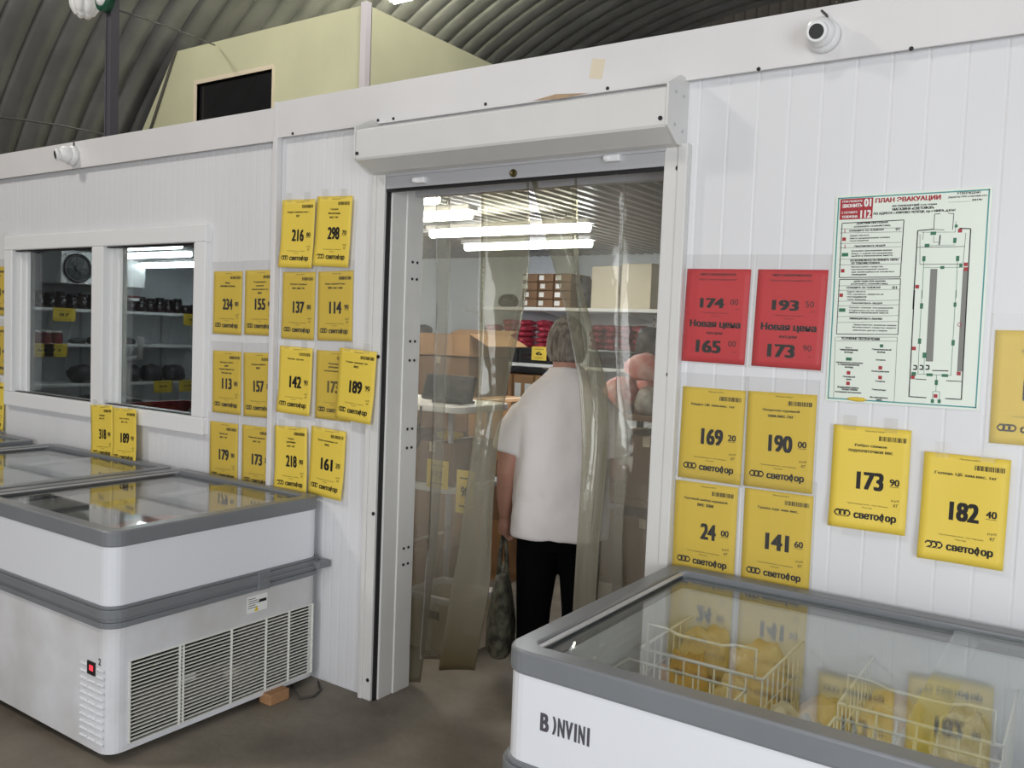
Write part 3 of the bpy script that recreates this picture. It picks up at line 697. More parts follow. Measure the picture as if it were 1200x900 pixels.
def price_sheet(big, kop, title, cx, cz, tilt, label, style='bare', color='yellow', y=0.0, w=0.210, h=0.297, fade=False, old=None, group='price sheets on the white wall'):
    t = thing('price_sheet', (cx + math.sin(-tilt) * 0, y - 0.0015, cz - h / 2), label, 'price sheet', group, (0, tilt, 0))
    fn = curl('flat' if style == 'sleeve' else style)
    paper(w, h, fn, 'paper', M[color], t)
    up = lambda X, Z: fn(X, Z) - 0.0007
    FX = lambda u: (u - 0.5) * w
    FZ = lambda v: (1 - v) * h
    g = MB()
    if old is None:
        write(g, 'Магазин 24.08.23', FX(0.42), FX(0.66), FZ(0.045), FZ(0.03), up)
        lines = title.split('|'); 
        for i, s in enumerate(lines):
            half = min(0.40, 0.0155 * len(s) + 0.02)
            write(g, s, FX(0.5 - half), FX(0.5 + half), FZ(0.20 + i * 0.055), FZ(0.168 + i * 0.055), up, True)
        write(g, 'Производитель, поставщик', FX(0.24), FX(0.76), FZ(0.762), FZ(0.745), up); write(g, 'Россия', FX(0.44), FX(0.56), FZ(0.79), FZ(0.775), up)
        write(g, 'руб', FX(0.80), FX(0.90), FZ(0.70), FZ(0.672), up); write(g, 'кг', FX(0.83), FX(0.89), FZ(0.745), FZ(0.715), up)
        write(g, 'светофор', FX(0.335), FX(0.88), FZ(0.91), FZ(0.82), up, 2)
    else:
        write(g, title.split('|')[0], FX(0.22), FX(0.78), FZ(0.07), FZ(0.045), up, True); write(g, title.split('|')[1], FX(0.20), FX(0.80), FZ(0.125), FZ(0.10), up)
        write(g, 'Производитель, поставщик', FX(0.28), FX(0.70), FZ(0.475), FZ(0.46), up); write(g, 'Россия', FX(0.44), FX(0.56), FZ(0.505), FZ(0.492), up)
        write(g, 'Новая цена', FX(0.10), FX(0.90), FZ(0.635), FZ(0.545), up, 2); write(g, 'АКЦИЯ', FX(0.37), FX(0.63), FZ(0.70), FZ(0.67), up, True)
        write(g, 'руб', FX(0.80), FX(0.86), FZ(0.43), FZ(0.415), up); write(g, 'руб', FX(0.80), FX(0.86), FZ(0.88), FZ(0.865), up)
    g.build('lettering', M['inkgrey' if fade else 'ink'], t)
    g = MB()
    if old is None:
        write(g, big, FX(0.34 if len(big) > 2 else 0.44), FX(0.69), FZ(0.61), FZ(0.435), up, 2)
        write(g, kop, FX(0.765), FX(0.89), FZ(0.545), FZ(0.48), up, True); bar(g, FX(0.765), FX(0.89), FZ(0.557), FZ(0.553), up)
    else:
        write(g, old, FX(0.24), FX(0.63), FZ(0.415), FZ(0.31), up, 2); write(g, kop.split('|')[0], FX(0.72), FX(0.84), FZ(0.375), FZ(0.315), up)
        write(g, big, FX(0.22), FX(0.62), FZ(0.895), FZ(0.76), up, 2); write(g, kop.split('|')[1], FX(0.73), FX(0.85), FZ(0.815), FZ(0.755), up)
    g.build('price', M['inkgrey' if fade else 'ink'], t)
    if old is None:
        g = MB(); rnd = random.Random(big + kop); x_ = 0.60
        while x_ < 0.94:
            wd = rnd.choice((0.006, 0.006, 0.012, 0.018)); bar(g, FX(x_), FX(min(0.95, x_ + wd)), FZ(0.125), FZ(0.08), up); x_ += wd + rnd.choice((0.006, 0.010))
        g.build('barcode', M['ink'], t)
        g = MB()
        for k in range(3):
            cx_, cz_ = FX(0.125 + k * 0.062), FZ(0.855); vs = []; fs = []
            for q in range(20):
                a = 2 * math.pi * q / 20
                for rr in (0.0088, 0.0055): vs.append((cx_ + 1.15 * rr * math.cos(a), up(cx_, cz_) - 0.0001, cz_ + rr * math.sin(a)))
            for q in range(20): fs.append((2 * q, 2 * ((q + 1) % 20), 2 * ((q + 1) % 20) + 1, 2 * q + 1))
            g.add(vs, fs)
        bar(g, FX(0.10), FX(0.275), FZ(0.888), FZ(0.882), up); bar(g, FX(0.10), FX(0.275), FZ(0.828), FZ(0.822), up)
        g.build('ring_logo', M['ink'], t)
    if style == 'sleeve':
        g = MB(); nx = 8; top = h + 0.045
        g.box(-w / 2 - 0.008, w / 2 + 0.008, -0.0046, -0.0040, -0.006, top)
        s_ = g.build('clear_sleeve', M['sleeve'], t)
        for xa_ in (-w / 2 - 0.008, w / 2 + 0.005):
            g = MB(); g.box(xa_, xa_ + 0.003, -0.0054, -0.0046, -0.006, top); g.build('welded_edge', M['tape'], s_)
    else:
        for dx in (-0.06, 0.05):
            g = MB(); g.box(dx - 0.018, dx + 0.018, fn(dx, h) - 0.0022, fn(dx, h) - 0.0012, h - 0.012, h + 0.03); g.build('clear_tape', M['tape'], t)
    return t
LG = 'price sheets left of the doorway'
left = [
 ('216', '80', 'Бедро куриное вес 1|кг', -2.954, 1.949, 0.03, 'bright yellow price sheet reading 216 at the top left of the doorway group', 'a', 'yellow', -0.006),
 ('298', '70', 'Грудка|бескостная|вес 1кг', -2.735, 1.951, 0.045, 'bright yellow price sheet reading 298 at the top right of the doorway group', 'b', 'yellow', -0.007),
 ('234', '80', 'Филе|цыпленка охлажд', -3.433, 1.642, 0.004, 'ochre sleeved price sheet reading 234 beside the upper right window corner', 'sleeve', 'ochre', 0),
 ('155', '80', 'Полуфабрикат|куриный|замороженный 1кг|вес', -3.201, 1.645, -0.003, 'ochre sleeved price sheet reading 155 right of the one reading 234', 'sleeve', 'ochre', 0),
 ('137', '80', 'Котлеты куриные|вес зам 1кг', -2.947, 1.635, 0.008, 'ochre sleeved price sheet reading 137 below the one reading 216', 'sleeve', 'ochre', 0),
 ('114', '90', 'Фарш куриный Смак|800г вес зам', -2.716, 1.637, -0.012, 'ochre sleeved price sheet reading 114 below the one reading 298', 'sleeve', 'ochre', 0),
 ('113', '80', 'Желудки цыплят|вес|замороженные 1кг|Россия зам', -3.426, 1.266, -0.01, 'ochre sleeved price sheet reading 113 beside the lower right window corner', 'sleeve', 'ochre', 0),
 ('157', '20', 'Сердце куриное|вес', -3.195, 1.268, -0.03, 'ochre sleeved price sheet reading 157 right of the one reading 113', 'sleeve', 'ochre', 0),
 ('142', '90', 'Печень кур вес', -2.946, 1.305, 0.02, 'bright yellow loose price sheet reading 142 below the one reading 137', 'a', 'yellow', -0.006),
 ('173', '20', 'Пельмени|домашние|замороженные 1кг', -2.717, 1.297, 0.0, 'faded ochre price sheet reading 173 half covered by the loose one reading 189', 'sleeve', 'ochre', 0, True),
 ('189', '90', 'Голень куриная 1кг|вес', -2.548, 1.310, 0.05, 'bright yellow price sheet reading 189 curling over the doorway guide rail', 'c', 'yellow', -0.040),
 ('179', '80', 'Крыло цб|вес 1кг', -3.438, 0.925, -0.012, 'ochre price sheet reading 179 leftmost of the bottom row behind the near freezer', 'sleeve', 'ochre', 0),
 ('173', '20', 'Окорочка куриные|вес 1кг', -3.199, 0.929, -0.01, 'ochre price sheet reading 173 in the bottom row, right of the one reading 179', 'sleeve', 'ochre', 0),
 ('218', '80', 'Бедро|цыпленка|вес 1кг', -2.953, 0.950, -0.03, 'bright yellow price sheet reading 218 in the bottom row behind the near freezer', 'b', 'yellow', -0.006),
 ('161', '20', 'Тушка цыпленка 1кг|вес', -2.737, 0.963, 0.035, 'bright yellow price sheet reading 161 at the bottom right behind the freezer corner', 'c', 'yellow', -0.007),
 ('318', '80', 'Свинина|вес 1кг', -4.385, 0.935, -0.06, 'yellow price sheet reading 318 taped under the window, left of a pair', 'b', 'yellow', -0.042),
 ('189', '90', 'Рагу свиное|вес 1кг', -4.178, 0.935, -0.035, 'yellow price sheet reading 189 taped under the window, right of a pair', 'a', 'yellow', -0.044),
 ('133', '80', 'Пельмени вес', -5.632, 1.688, 0, 'yellow price sheet cut by the left photo edge, topmost left of the window', 'sleeve', 'ochre', 0),
 ('121', '40', 'Вареники вес', -5.632, 1.325, 0, 'yellow price sheet cut by the left photo edge, middle one left of the window', 'sleeve', 'ochre', 0),
 ('145', '20', 'Блинчики вес', -5.632, 0.98, 0, 'bright yellow price sheet cut by the left photo edge, lowest left of the window', 'a', 'yellow', -0.006),
]
for r in left:
    price_sheet(r[0], r[1], r[2], r[3], r[4], r[5], r[6], r[7], r[8], r[9], fade=(len(r) > 10), group=LG)
RG = 'price sheets right of the doorway'
price_sheet('165', '00|00', 'МЯСО ЗАМОРОЖЕННОЕ|Бедро замороженное вес', -1.025, 1.629, 0.018, 'red price sheet reading 174 and 165 in a sleeve right of the doorway', 'sleeve', 'red', 0, old='174', group=RG)
price_sheet('173', '50|90', 'МЯСО ЗАМОРОЖЕННОЕ|Крыло охлажденное вес', -0.793, 1.625, 0.019, 'red price sheet reading 193 and 173 in a sleeve left of the evacuation plan', 'sleeve', 'red', 0, old='193', group=RG)
right = [
 ('169', '20', 'Бедро ЦБ зам.вес. 1кг', -1.017, 1.251, 0.008, 'yellow price sheet reading 169 below the left red sheet', 'sleeve', 'ochre', 0),
 ('190', '00', 'Окорочок куриный|зам.вес.1кг', -0.797, 1.252, -0.006, 'yellow price sheet reading 190 below the right red sheet', 'sleeve', 'ochre', 0),
 ('24', '00', 'Суповой набор куриный|вес зам', -1.022, 0.945, -0.004, 'yellow price sheet reading 24 beside the door post behind the right freezer', 'sleeve', 'ochre', 0),
 ('141', '60', 'Тушка кур зам вес.', -0.790, 0.949, -0.006, 'yellow price sheet reading 141 below the one reading 190', 'sleeve', 'ochre', 0),
 ('173', '90', 'Ребро свиное|подлопаточное вес', -0.532, 1.172, -0.004, 'bright yellow loose price sheet reading 173 under the evacuation plan', 'a', 'yellow', -0.006),
 ('182', '40', 'Голень ЦБ зам.вес. 1кг', -0.288, 1.118, 0.004, 'bright yellow loose price sheet reading 182 right of the one reading 173', 'b', 'yellow', -0.006),
]
for r in right: price_sheet(*r[:7], style=r[7], color=r[8], y=r[9], group=RG)
# the sheet at the right edge: its print is washed out by glare except the foot line
price_sheet('154', '00', 'Тушка ЦБ вес', -0.133, 1.458, -0.01, 'ochre sleeved price sheet cut off by the right photo edge', 'sleeve', 'ochre', 0, h=0.302, group=RG)

# ------------------------------------------------------------------ evacuation plan
PX0, PZ0 = -0.468, 1.389
pl = thing('evacuation_plan', (PX0, -0.001, PZ0), 'white evacuation plan board with red heading on the right wall', 'sign', None, (0, -0.006, 0))
PW, PH = 0.402, 0.598
g = MB(); g.box(-PW / 2, PW / 2, -0.004, 0, 0, PH); g.build('board', M['poster'], pl)
def loc1(X, Y): p = at(980 + X / 6.316, 220 + Y / 6.316, -0.005); return p.x - PX0, p.z - PZ0
def loc2(X, Y): p = at(980 + X / 6.316, 340 + Y / 6.316, -0.005); return p.x - PX0, p.z - PZ0
YP = -0.0044
def frame(mb, x0, x1, z0, z1, wd, y=YP):
    bar(mb, x0, x1, z0, z0 + wd, y); bar(mb, x0, x1, z1 - wd, z1, y); bar(mb, x0, x0 + wd, z0, z1, y); bar(mb, x1 - wd, x1, z0, z1, y)
def line(mb, a, b, wd, y=YP):
    a = Vector((a[0], 0, a[1])); b = Vector((b[0], 0, b[1])); d = (b - a).normalized(); n_ = Vector((d.z, 0, -d.x)) * wd / 2
    mb.add([(p.x, y, p.z) for p in (a - n_, b - n_, b + n_, a + n_)], [(0, 1, 2, 3)])
def txt(mb, L, st, X0, X1, Y, hp, bold=False, y=YP):
    bold = 2 if bold else True; hp *= 1.12
    a = L(X0, Y); b = L(X1, Y); c = L((X0 + X1) / 2, Y); hh = hp / 6.316 * 0.00245
    write(mb, st, a[0], b[0], c[1] - hh / 2, c[1] + hh / 2, y, bold)
g = MB(); frame(g, -PW / 2 + 0.006, PW / 2 - 0.006, 0.006, PH - 0.006, 0.0035); g.build('teal_border', M['teal'], pl)
g = MB(); a = loc1(42, 72); b = loc1(275, 225); bar(g, a[0], b[0], b[1], a[1] - 0.004, YP); rb = g.build('red_box', M['posterred'], pl)
g = MB(); y2 = YP - 0.0004
txt(g, loc1, 'ПРИ ПОЖАРЕ', 55, 205, 98, 14, y=y2); txt(g, loc1, 'ЗВОНИТЬ', 55, 205, 130, 24, True, y2); txt(g, loc1, '01', 216, 270, 108, 52, True, y2)
txt(g, loc1, 'С СОТОВОГО', 50, 165, 180, 14, y=y2); txt(g, loc1, 'ТЕЛЕФОНА', 50, 168, 212, 18, True, y2); txt(g, loc1, '112', 188, 268, 192, 52, True, y2)
g.build('white_lettering', M['white_paper'], rb)
g = MB(); txt(g, loc1, 'ПЛАН ЭВАКУАЦИИ', 300, 785, 85, 36, True); g.build('red_heading', M['posterred'], pl)
g = MB()
txt(g, loc1, 'ИЗ ПОМЕЩЕНИЙ 1-го этажа', 425, 755, 127, 17, True); txt(g, loc1, 'МАГАЗИНА «СВЕТОФОР»', 425, 735, 152, 19, True); txt(g, loc1, 'ПО АДРЕСУ: г.КИРОВО-ЧЕПЕЦК, пр-т МИРА, д.61а1', 285, 890, 180, 19, True)
txt(g, loc1, 'УТВЕРЖДАЮ', 905, 1080, 40, 17); txt(g, loc1, 'Директор ООО «Торговая сеть', 840, 1130, 66, 14); txt(g, loc1, '__________ 2019г', 840, 1095, 96, 14)
T1 = [('ДЕЙСТВИЯ ПРИ ПОЖАРЕ', 160, 395, 258, 15, True), ('(СОХРАНЯТЬ СПОКОЙСТВИЕ)', 140, 410, 282, 15, True), ('СООБЩИТЬ ПО ТЕЛЕФОНУ', 105, 362, 313, 15, True), ('01', 448, 478, 304, 18, False),
      ('Адрес объекта', 108, 250, 352, 12, False), ('Место возникновения пожара', 108, 405, 370, 13, False), ('Свою фамилию', 108, 248, 390, 12, False), ('ЭВАКУИРОВАТЬ ЛЮДЕЙ', 140, 370, 428, 16, True),
      ('Использовать знаки направления движения', 120, 420, 464, 13, False), ('Взять с собой пострадавших', 120, 425, 484, 13, False), ('выйти в безопасное место', 120, 425, 500, 12, False), ('ПО ВОЗМОЖНОСТИ ПРИНЯТЬ МЕРЫ', 110, 465, 534, 14, True), ('ПО ТУШЕНИЮ ПОЖАРА', 118, 330, 555, 14, True),
      ('Использовать средства', 118, 352, 584, 12, False), ('противопожарной защиты', 118, 388, 602, 12, False), ('при необходимости отключить', 118, 440, 622, 12, False), ('помещение', 118, 230, 642, 12, False), ('ДЕЙСТВИЯ ПРИ АВАРИИ', 135, 370, 690, 14, True), ('(СОХРАНЯТЬ СПОКОЙСТВИЕ)', 115, 388, 710, 14, True), ('СООБЩИТЬ ПО ТЕЛЕФОНУ', 80, 335, 738, 15, True), ('01', 420, 455, 738, 18, False)]
for s, x0, x1, yy, hp, bo in T1: txt(g, loc1, s, x0, x1, yy, hp, bo)
T2 = [('Адрес объекта', 85, 222, 10, 12, False), ('Что случилось, имеются ли', 85, 355, 30, 13, False), ('пострадавшие', 85, 230, 50, 12, False), ('Свою фамилию', 85, 225, 68, 12, False), ('ЭВАКУИРОВАТЬ ЛЮДЕЙ', 115, 345, 95, 15, True), ('Оказать помощь пострадавшим', 100, 425, 130, 12, False), ('Спрятаться от аварии', 100, 390, 150, 12, False), ('выйти в безопасное место', 100, 390, 165, 12, False),
      ('ЛИКВИДИРОВАТЬ АВАРИЮ', 100, 345, 211, 15, True), ('Предотвратить развитие аварии', 130, 448, 258, 12, False), ('Использовать средства защиты', 125, 445, 277, 12, False), ('обеспечить доступ к аварии', 125, 380, 298, 12, False), ('УСЛОВНЫЕ ОБОЗНАЧЕНИЯ', 40, 325, 357, 18, True),
      ('Путь к', 70, 120, 425, 12, True), ('эвакуационному', 28, 165, 442, 14, True), ('выходу', 62, 128, 460, 12, True), ('Направление движения', 0, 200, 536, 13, True), ('к эвакуационному', 15, 175, 552, 13, True), ('выходу', 65, 128, 570, 12, True), ('Пожарный', 50, 140, 640, 14, True), ('кран', 75, 112, 660, 12, True), ('Комплектовать', 10, 170, 718, 14, True), ('средствами', 40, 160, 736, 13, True), ('пожарной автоматики', -8, 185, 754, 14, True),
      ('Эвакуационный', 265, 410, 440, 14, True), ('выход', 305, 365, 460, 12, True), ('Огнетушитель', 295, 368, 517, 13, True), ('Огнетушители', 262, 393, 602, 14, True), ('Телефон', 288, 362, 675, 13, True), ('Электрощит', 263, 372, 738, 14, True), ('Вы находитесь', 250, 385, 795, 14, True), ('здесь', 295, 342, 813, 12, True)]
for s, x0, x1, yy, hp, bo in T2: txt(g, loc2, s, x0, x1, yy, hp, bo)
g.build('black_lettering', M['ink'], pl)
g = MB()
def poly(L, pts, wd):
    q = [L(*p) for p in pts]
    for a, b in zip(q, q[1:]): line(g, a, b, wd)
poly(loc1, [(52, 260), (510, 238), (462 + 18, 660), (28, 662), (52, 260)], 0.0022)
poly(loc1, [(30, 676), (482, 674)], 0.0022)
p1 = loc1(30, 676); p2 = loc2(5, 322); p3 = loc2(460, 328); p4 = loc1(482, 674)
for a, b in ((p1, p2), (p2, p3), (p3, p4)): line(g, a, b, 0.002)
for yy, L in ((300, loc1), (330, loc1), (408, loc1), (440, loc1), (525, loc1), (567, loc1), (722, loc1), (755, loc1), (78, loc2), (112, loc2), (192, loc2), (235, loc2)):
    xa = 50 - (yy if L is loc1 else yy + 758) * 0.042; xb = 505 - (yy if L is loc1 else yy + 758) * 0.04
    poly(L, [(xa, yy + 2), (xb, yy - 4)], 0.0009)
poly(loc2, [(5, 345), (455, 348), (428, 832)], 0.0009); poly(loc2, [(5, 372), (455, 378)], 0.0009); poly(loc2, [(-4, 345), (-20, 800)], 0.0009)
# the floor plan
poly(loc1, [(728, 308), (612, 318), (572, 900)], 0.0028); poly(loc2, [(585, 0), (538, 788), (668, 798)], 0.0028); poly(loc2, [(806, 804), (926, 812), (975, 0)], 0.0028); poly(loc1, [(920, 302), (1004, 306), (975, 760)], 0.0028)
poly(loc1, [(780, 193), (738, 196), (730, 310), (808, 313)], 0.0016); poly(loc1, [(836, 190), (880, 193), (870, 312)], 0.0016)
poly(loc1, [(606, 442), (960, 437)], 0.0014); poly(loc1, [(628, 568), (940, 568)], 0.0014); poly(loc1, [(628, 345), (626, 568)], 0.001); poly(loc1, [(968, 335), (946, 560)], 0.001); poly(loc1, [(655, 325), (648, 385)], 0.001); poly(loc1, [(730, 360), (728, 405), (770, 405)], 0.001); poly(loc1, [(778, 350), (770, 425)], 0.003)
poly(loc2, [(712, 596), (832, 600)], 0.0026); poly(loc2, [(585, 658), (668, 664)], 0.0022); poly(loc2, [(815, 672), (928, 679)], 0.0022)
for X in (585, 632, 676):
    poly(loc2, [(X - 12, 558), (X + 12, 560), (X + 10, 588), (X - 14, 586)], 0.0035)
g.build('plan_lines', M['ink'], pl)
g = MB()
for L, q in ((None, None),):
    pass
def quad(mb, pts, y=YP): mb.add([(p[0], y, p[1]) for p in pts], [(0, 1, 2, 3)])
quad(g, [loc1(704, 602), loc1(756, 602), loc2(718, 530), loc2(664, 528)]); quad(g, [loc1(946, 600), loc1(984, 600), loc2(935, 605), loc2(895, 605)])
g.build('grey_shelving_blocks', M['postergrey'], pl)
g = MB(); y3 = YP - 0.0003
def dot(L, X, Y, w_, h_, y=y3):
    c = L(X, Y); bar(g, c[0] - w_ / 2, c[0] + w_ / 2, c[1] - h_ / 2, c[1] + h_ / 2, y)
poly(loc1, [(656, 530), (640, 820)], 0.0012); poly(loc2, [(640, 0), (606, 622), (850, 634), (892, 0)], 0.0012); poly(loc1, [(905, 530), (892, 820)], 0.0012); poly(loc1, [(655, 592), (985, 592)], 0.001); poly(loc1, [(640, 330), (890, 330), (895, 250)], 0.001); poly(loc2, [(744, 630), (738, 752), (715, 752), (712, 840)], 0.0012); poly(loc2, [(738, 752), (766, 754), (762, 840)], 0.0012); poly(loc1, [(660, 430), (890, 425)], 0.0009); poly(loc2, [(656, 480), (650, 625)], 0.0009)
for L, X, Y, w_, h_ in ((loc1, 727, 338, 0.014, 0.009), (loc1, 680, 428, 0.012, 0.009), (loc1, 886, 392, 0.008, 0.014), (loc1, 656, 526, 0.008, 0.014), (loc1, 906, 526, 0.008, 0.014), (loc1, 792, 592, 0.010, 0.008), (loc1, 930, 576, 0.008, 0.01), (loc2, 636, 118, 0.008, 0.015), (loc2, 884, 110, 0.007, 0.012), (loc2, 620, 378, 0.008, 0.015), (loc2, 868, 392, 0.008, 0.015), (loc2, 656, 483, 0.010, 0.015), (loc2, 575, 620, 0.012, 0.01), (loc2, 692, 628, 0.016, 0.008), (loc2, 806, 634, 0.016, 0.008), (loc2, 742, 685, 0.008, 0.014), (loc2, 712, 822, 0.008, 0.01), (loc2, 762, 824, 0.008, 0.01), (loc1, 897, 285, 0.007, 0.008),
        (loc1, 72, 493, 0.018, 0.010), (loc2, 48, 145, 0.018, 0.010), (loc2, 95, 508, 0.016, 0.009), (loc2, 338, 412, 0.009, 0.009)): dot(L, X, Y, w_, h_)
g.build('green_route', M['postergreen'], pl)
g = MB()
for L, X, Y in ((loc1, 925, 320), (loc1, 66, 378), (loc1, 54, 612), (loc1, 605, 733), (loc1, 965, 570), (loc1, 966, 605), (loc1, 42, 793), (loc2, 578, 432), (loc2, 568, 645), (loc2, 908, 620), (loc2, 735, 785), (loc2, 92, 610), (loc2, 88, 688), (loc2, 328, 574), (loc2, 326, 646)): dot(L, X, Y, 0.010, 0.010)
c = loc2(917, 258)
for q in range(12):
    a = 2 * math.pi * q / 12; b = 2 * math.pi * (q + 1) / 12; line(g, (c[0] + 0.005 * math.cos(a), c[1] + 0.005 * math.sin(a)), (c[0] + 0.005 * math.cos(b), c[1] + 0.005 * math.sin(b)), 0.0015, y3)
for L, X in ((loc1, 72),):
    for Y in (318, 433): a = L(X, Y); bar(g, a[0] - 0.001, a[0] + 0.001, a[1] - 0.006, a[1] + 0.006, y3)
g.build('red_symbols', M['posterred'], pl)
g = MB(); c = loc2(155, 806); g.blob((c[0], -0.006, c[1]), (0.026, 0.0035, 0.006), 3, 0.4, 3, 16, 9); g.build('yellow_tape_scrap', M['ochre'], pl)

# ------------------------------------------------------------------ security cameras
def dome_camera(px, py, aim, label, r=0.048):
    p = at(px, py, -0.05); t = thing('security_camera', (p.x, -0.030, p.z), label, 'security camera', 'dome cameras on the top flashing')
    g = MB(); g.lathe([(r, 0), (r, -0.018), (r * 0.93, -0.026), (r * 0.7, -0.034)], (0, 0, 0), 'y', 28); g.build('base', M['white'], t)
    g = MB(); g.blob((0, -0.046, 0), (r * 0.86, r * 0.86, r * 0.86), 0, 0.0, 1, 28, 18); g.build('eyeball', M['white'], t)
    d = Vector(aim).normalized(); c = Vector((0, -0.046, 0))
    g = MB(); g.tube([c + d * r * 0.55, c + d * r * 1.02, c + d * r * 1.06], [r * 0.60, r * 0.60, r * 0.54], 24); lh = g.build('lens_collar', M['white'], t)
    g = MB(); g.tube([c + d * r * 1.05, c + d * r * 1.09], [r * 0.44, r * 0.40], 24); g.build('lens', M['black'], t)
    g = MB(); g.tube([(0.01, -0.012, r * 0.9), (0.004, -0.006, r * 1.25), (-0.012, 0.0, r * 1.6), (-0.015, 0.04, r * 1.75)], 0.0035, 8); g.build('cable', M['cable'], t)
    return t
dome_camera(964, 41, (0.06, -1.0, -0.26), 'white dome security camera on the flashing, above the evacuation plan')
dome_camera(83, 182, (-0.28, -0.95, -0.2), 'white dome security camera on the flashing at the left, above the window', r=0.052)

# ------------------------------------------------------------------ cabin, post, lamps and cables above the wall
CY = 4.16
A, B, Cc = at(205, 60, CY), at(163, 150, CY), at(430, 5, CY)
ztop = Cc.z; zb = 2.46; xl0 = B.x + (B.x - A.x) / (A.z - B.z) * (B.z - zb) * 0.8
cb = thing('roof_cabin', (Cc.x, CY, zb), 'cream painted board cabin standing on the roof behind the white wall', 'cabin')
def cl(x, z): return (x - Cc.x, z - zb)
wa, wb_, wc_ = at(231, 100, CY), at(320, 80, CY), at(234, 140, CY)
wx_0, wx_1, wz_1 = wa.x, wb_.x, (wa.z + wb_.z) / 2
g = MB(); pA, pX = cl(A.x, A.z), cl(xl0, zb)
def edge_x(z): return pX[0] + (pA[0] - pX[0]) * (z - pX[1]) / (pA[1] - pX[1])
w0, w1, wt = wx_0 - Cc.x, wx_1 - Cc.x, wz_1 - zb; wl = wt - 0.55; T = ztop - zb
g.prism([(pX[0], 0), (0, 0), (0, wl), (edge_x(wl), wl)], 'y', 0, 0.08); g.prism([(edge_x(wl), wl), (w0, wl), (w0, wt), (edge_x(wt), wt)], 'y', 0, 0.08)
g.prism([(w1, wl), (0, wl), (0, wt), (w1, wt)], 'y', 0, 0.08); g.prism([(edge_x(wt), wt), (0, wt), (0, T), (edge_x(T), T)], 'y', 0, 0.08)
g.build('front_board', M['cream'], cb)
g = MB(); g.box(-0.08, 0.0, 0.0, 5.0, 0, T); g.build('side_board', M['cream'], cb)
g = MB(); g.box(edge_x(T), -0.081, 0.081, 5.0, T - 0.06, T - 0.02); g.build('roof_board', M['cream'], cb)
g = MB(); g.box(-0.07, 0.012, -0.014, 0.0, 0, T + 0.03); g.box(0.0, 0.012, 0.0, 0.06, 0, T + 0.03); g.build('corner_strip', M['creamtrim'], cb)
g = MB(); g.box(w0 - 0.05, w0, -0.015, 0.07, wl, wt + 0.05); g.box(w1, w1 + 0.02, -0.015, 0.07, wl, wt + 0.05); g.box(w0, w1, -0.015, 0.07, wt, wt + 0.05); wfm = g.build('window_frame', M['cardcream'], cb)
g = MB(); g.box(w0, w1, 0.04, 0.05, wl, wt); g.build('window_pane', M['cabglass'], wfm)
g = MB(); g.tube([(edge_x(T) + 0.05, -0.02, T), (edge_x(T * 0.6) + 0.25, -0.03, T * 0.6), (edge_x(T * 0.3) + 0.08, -0.03, T * 0.3), (edge_x(0.1) + 0.03, -0.02, 0.1)], 0.016, 8); g.build('cable', M['cable'], cb)
p = at(545, 82, CY + 1.0); g = MB(); yy_ = 2.35
g.box(0.0, 0.03, yy_, yy_ + 0.25, T * 0.30, T * 0.30 + 0.30); g.build('brown_board', M['brick'], cb)

PY = 1.0; pa, pb = at(124.5, 100, PY), at(137, 100, PY)
g = MB(); hw = (pb.x - pa.x) * 0.26; zt_ = math.sqrt(RR ** 2 - (pa.x - XC) ** 2) + ZC - 0.12
g.box(-hw, hw, -0.025, 0.025, 0, zt_ - 2.46); g.box(-hw - 0.003, -hw + 0.014, -0.032, 0.032, 0, zt_ - 2.46); g.box(hw - 0.014, hw + 0.003, -0.032, 0.032, 0, zt_ - 2.46)
tag(g.build('steel_post', M['post'], None, ((pa.x + pb.x) / 2, PY, 2.46)), 'dark grey steel post rising behind the left part of the wall', 'post')
# white lobed lamp and green-rimmed lamp hung near the post
p = at(99, 2, PY); lp = thing('lobed_lamp', (p.x, PY, p.z - 0.11), 'white lobed lamp hanging at the top left beside the dark post', 'lamp')
g = MB()
for k in range(6):
    a = k * math.pi / 3; g.blob((0.055 * math.cos(a), 0.055 * math.sin(a), 0.11), (0.05, 0.05, 0.10), k, 0.1, 3, 14, 9)
for k in range(4):
    a = k * math.pi / 2 + 0.4; g.blob((0.03 * math.cos(a), 0.03 * math.sin(a), 0.035), (0.035, 0.035, 0.045), k + 9, 0.1, 3, 12, 8)
g.build('lobed_bulb', M['white'], lp)
g = MB(); g.lathe([(0.03, 0.19), (0.035, 0.22), (0.03, 0.27), (0.012, 0.29)], (0, 0, 0), 'z', 16); g.build('lamp_holder', M['black'], lp)
zc_ = math.sqrt(RR ** 2 - (p.x - XC) ** 2) + ZC
g = MB(); g.tube([(0, 0, 0.28), (0.0, 0, zc_ - p.z + 0.10)], 0.008, 6); g.build('cord', M['cable'], lp)
p = at(121, -2, PY - 0.08); gl_ = thing('round_signal_lamp', (p.x, PY - 0.04, p.z - 0.09), 'round lamp with a dark green rim fixed to the grey post', 'lamp')
g = MB(); g.lathe([(0.09, 0.0), (0.09, -0.05), (0.075, -0.06), (0.06, -0.055)], (0, 0, 0.09), 'y', 24); g.build('rim', M['green'], gl_)
g = MB(); g.lathe([(0.06, -0.04), (0.055, -0.065), (0.03, -0.075)], (0, 0, 0.09), 'y', 20); g.build('lens', M['white'], gl_)
g = MB(); g.box(0.0, 0.14, -0.02, 0.0, 0.07, 0.11); g.build('bracket', M['post'], gl_)
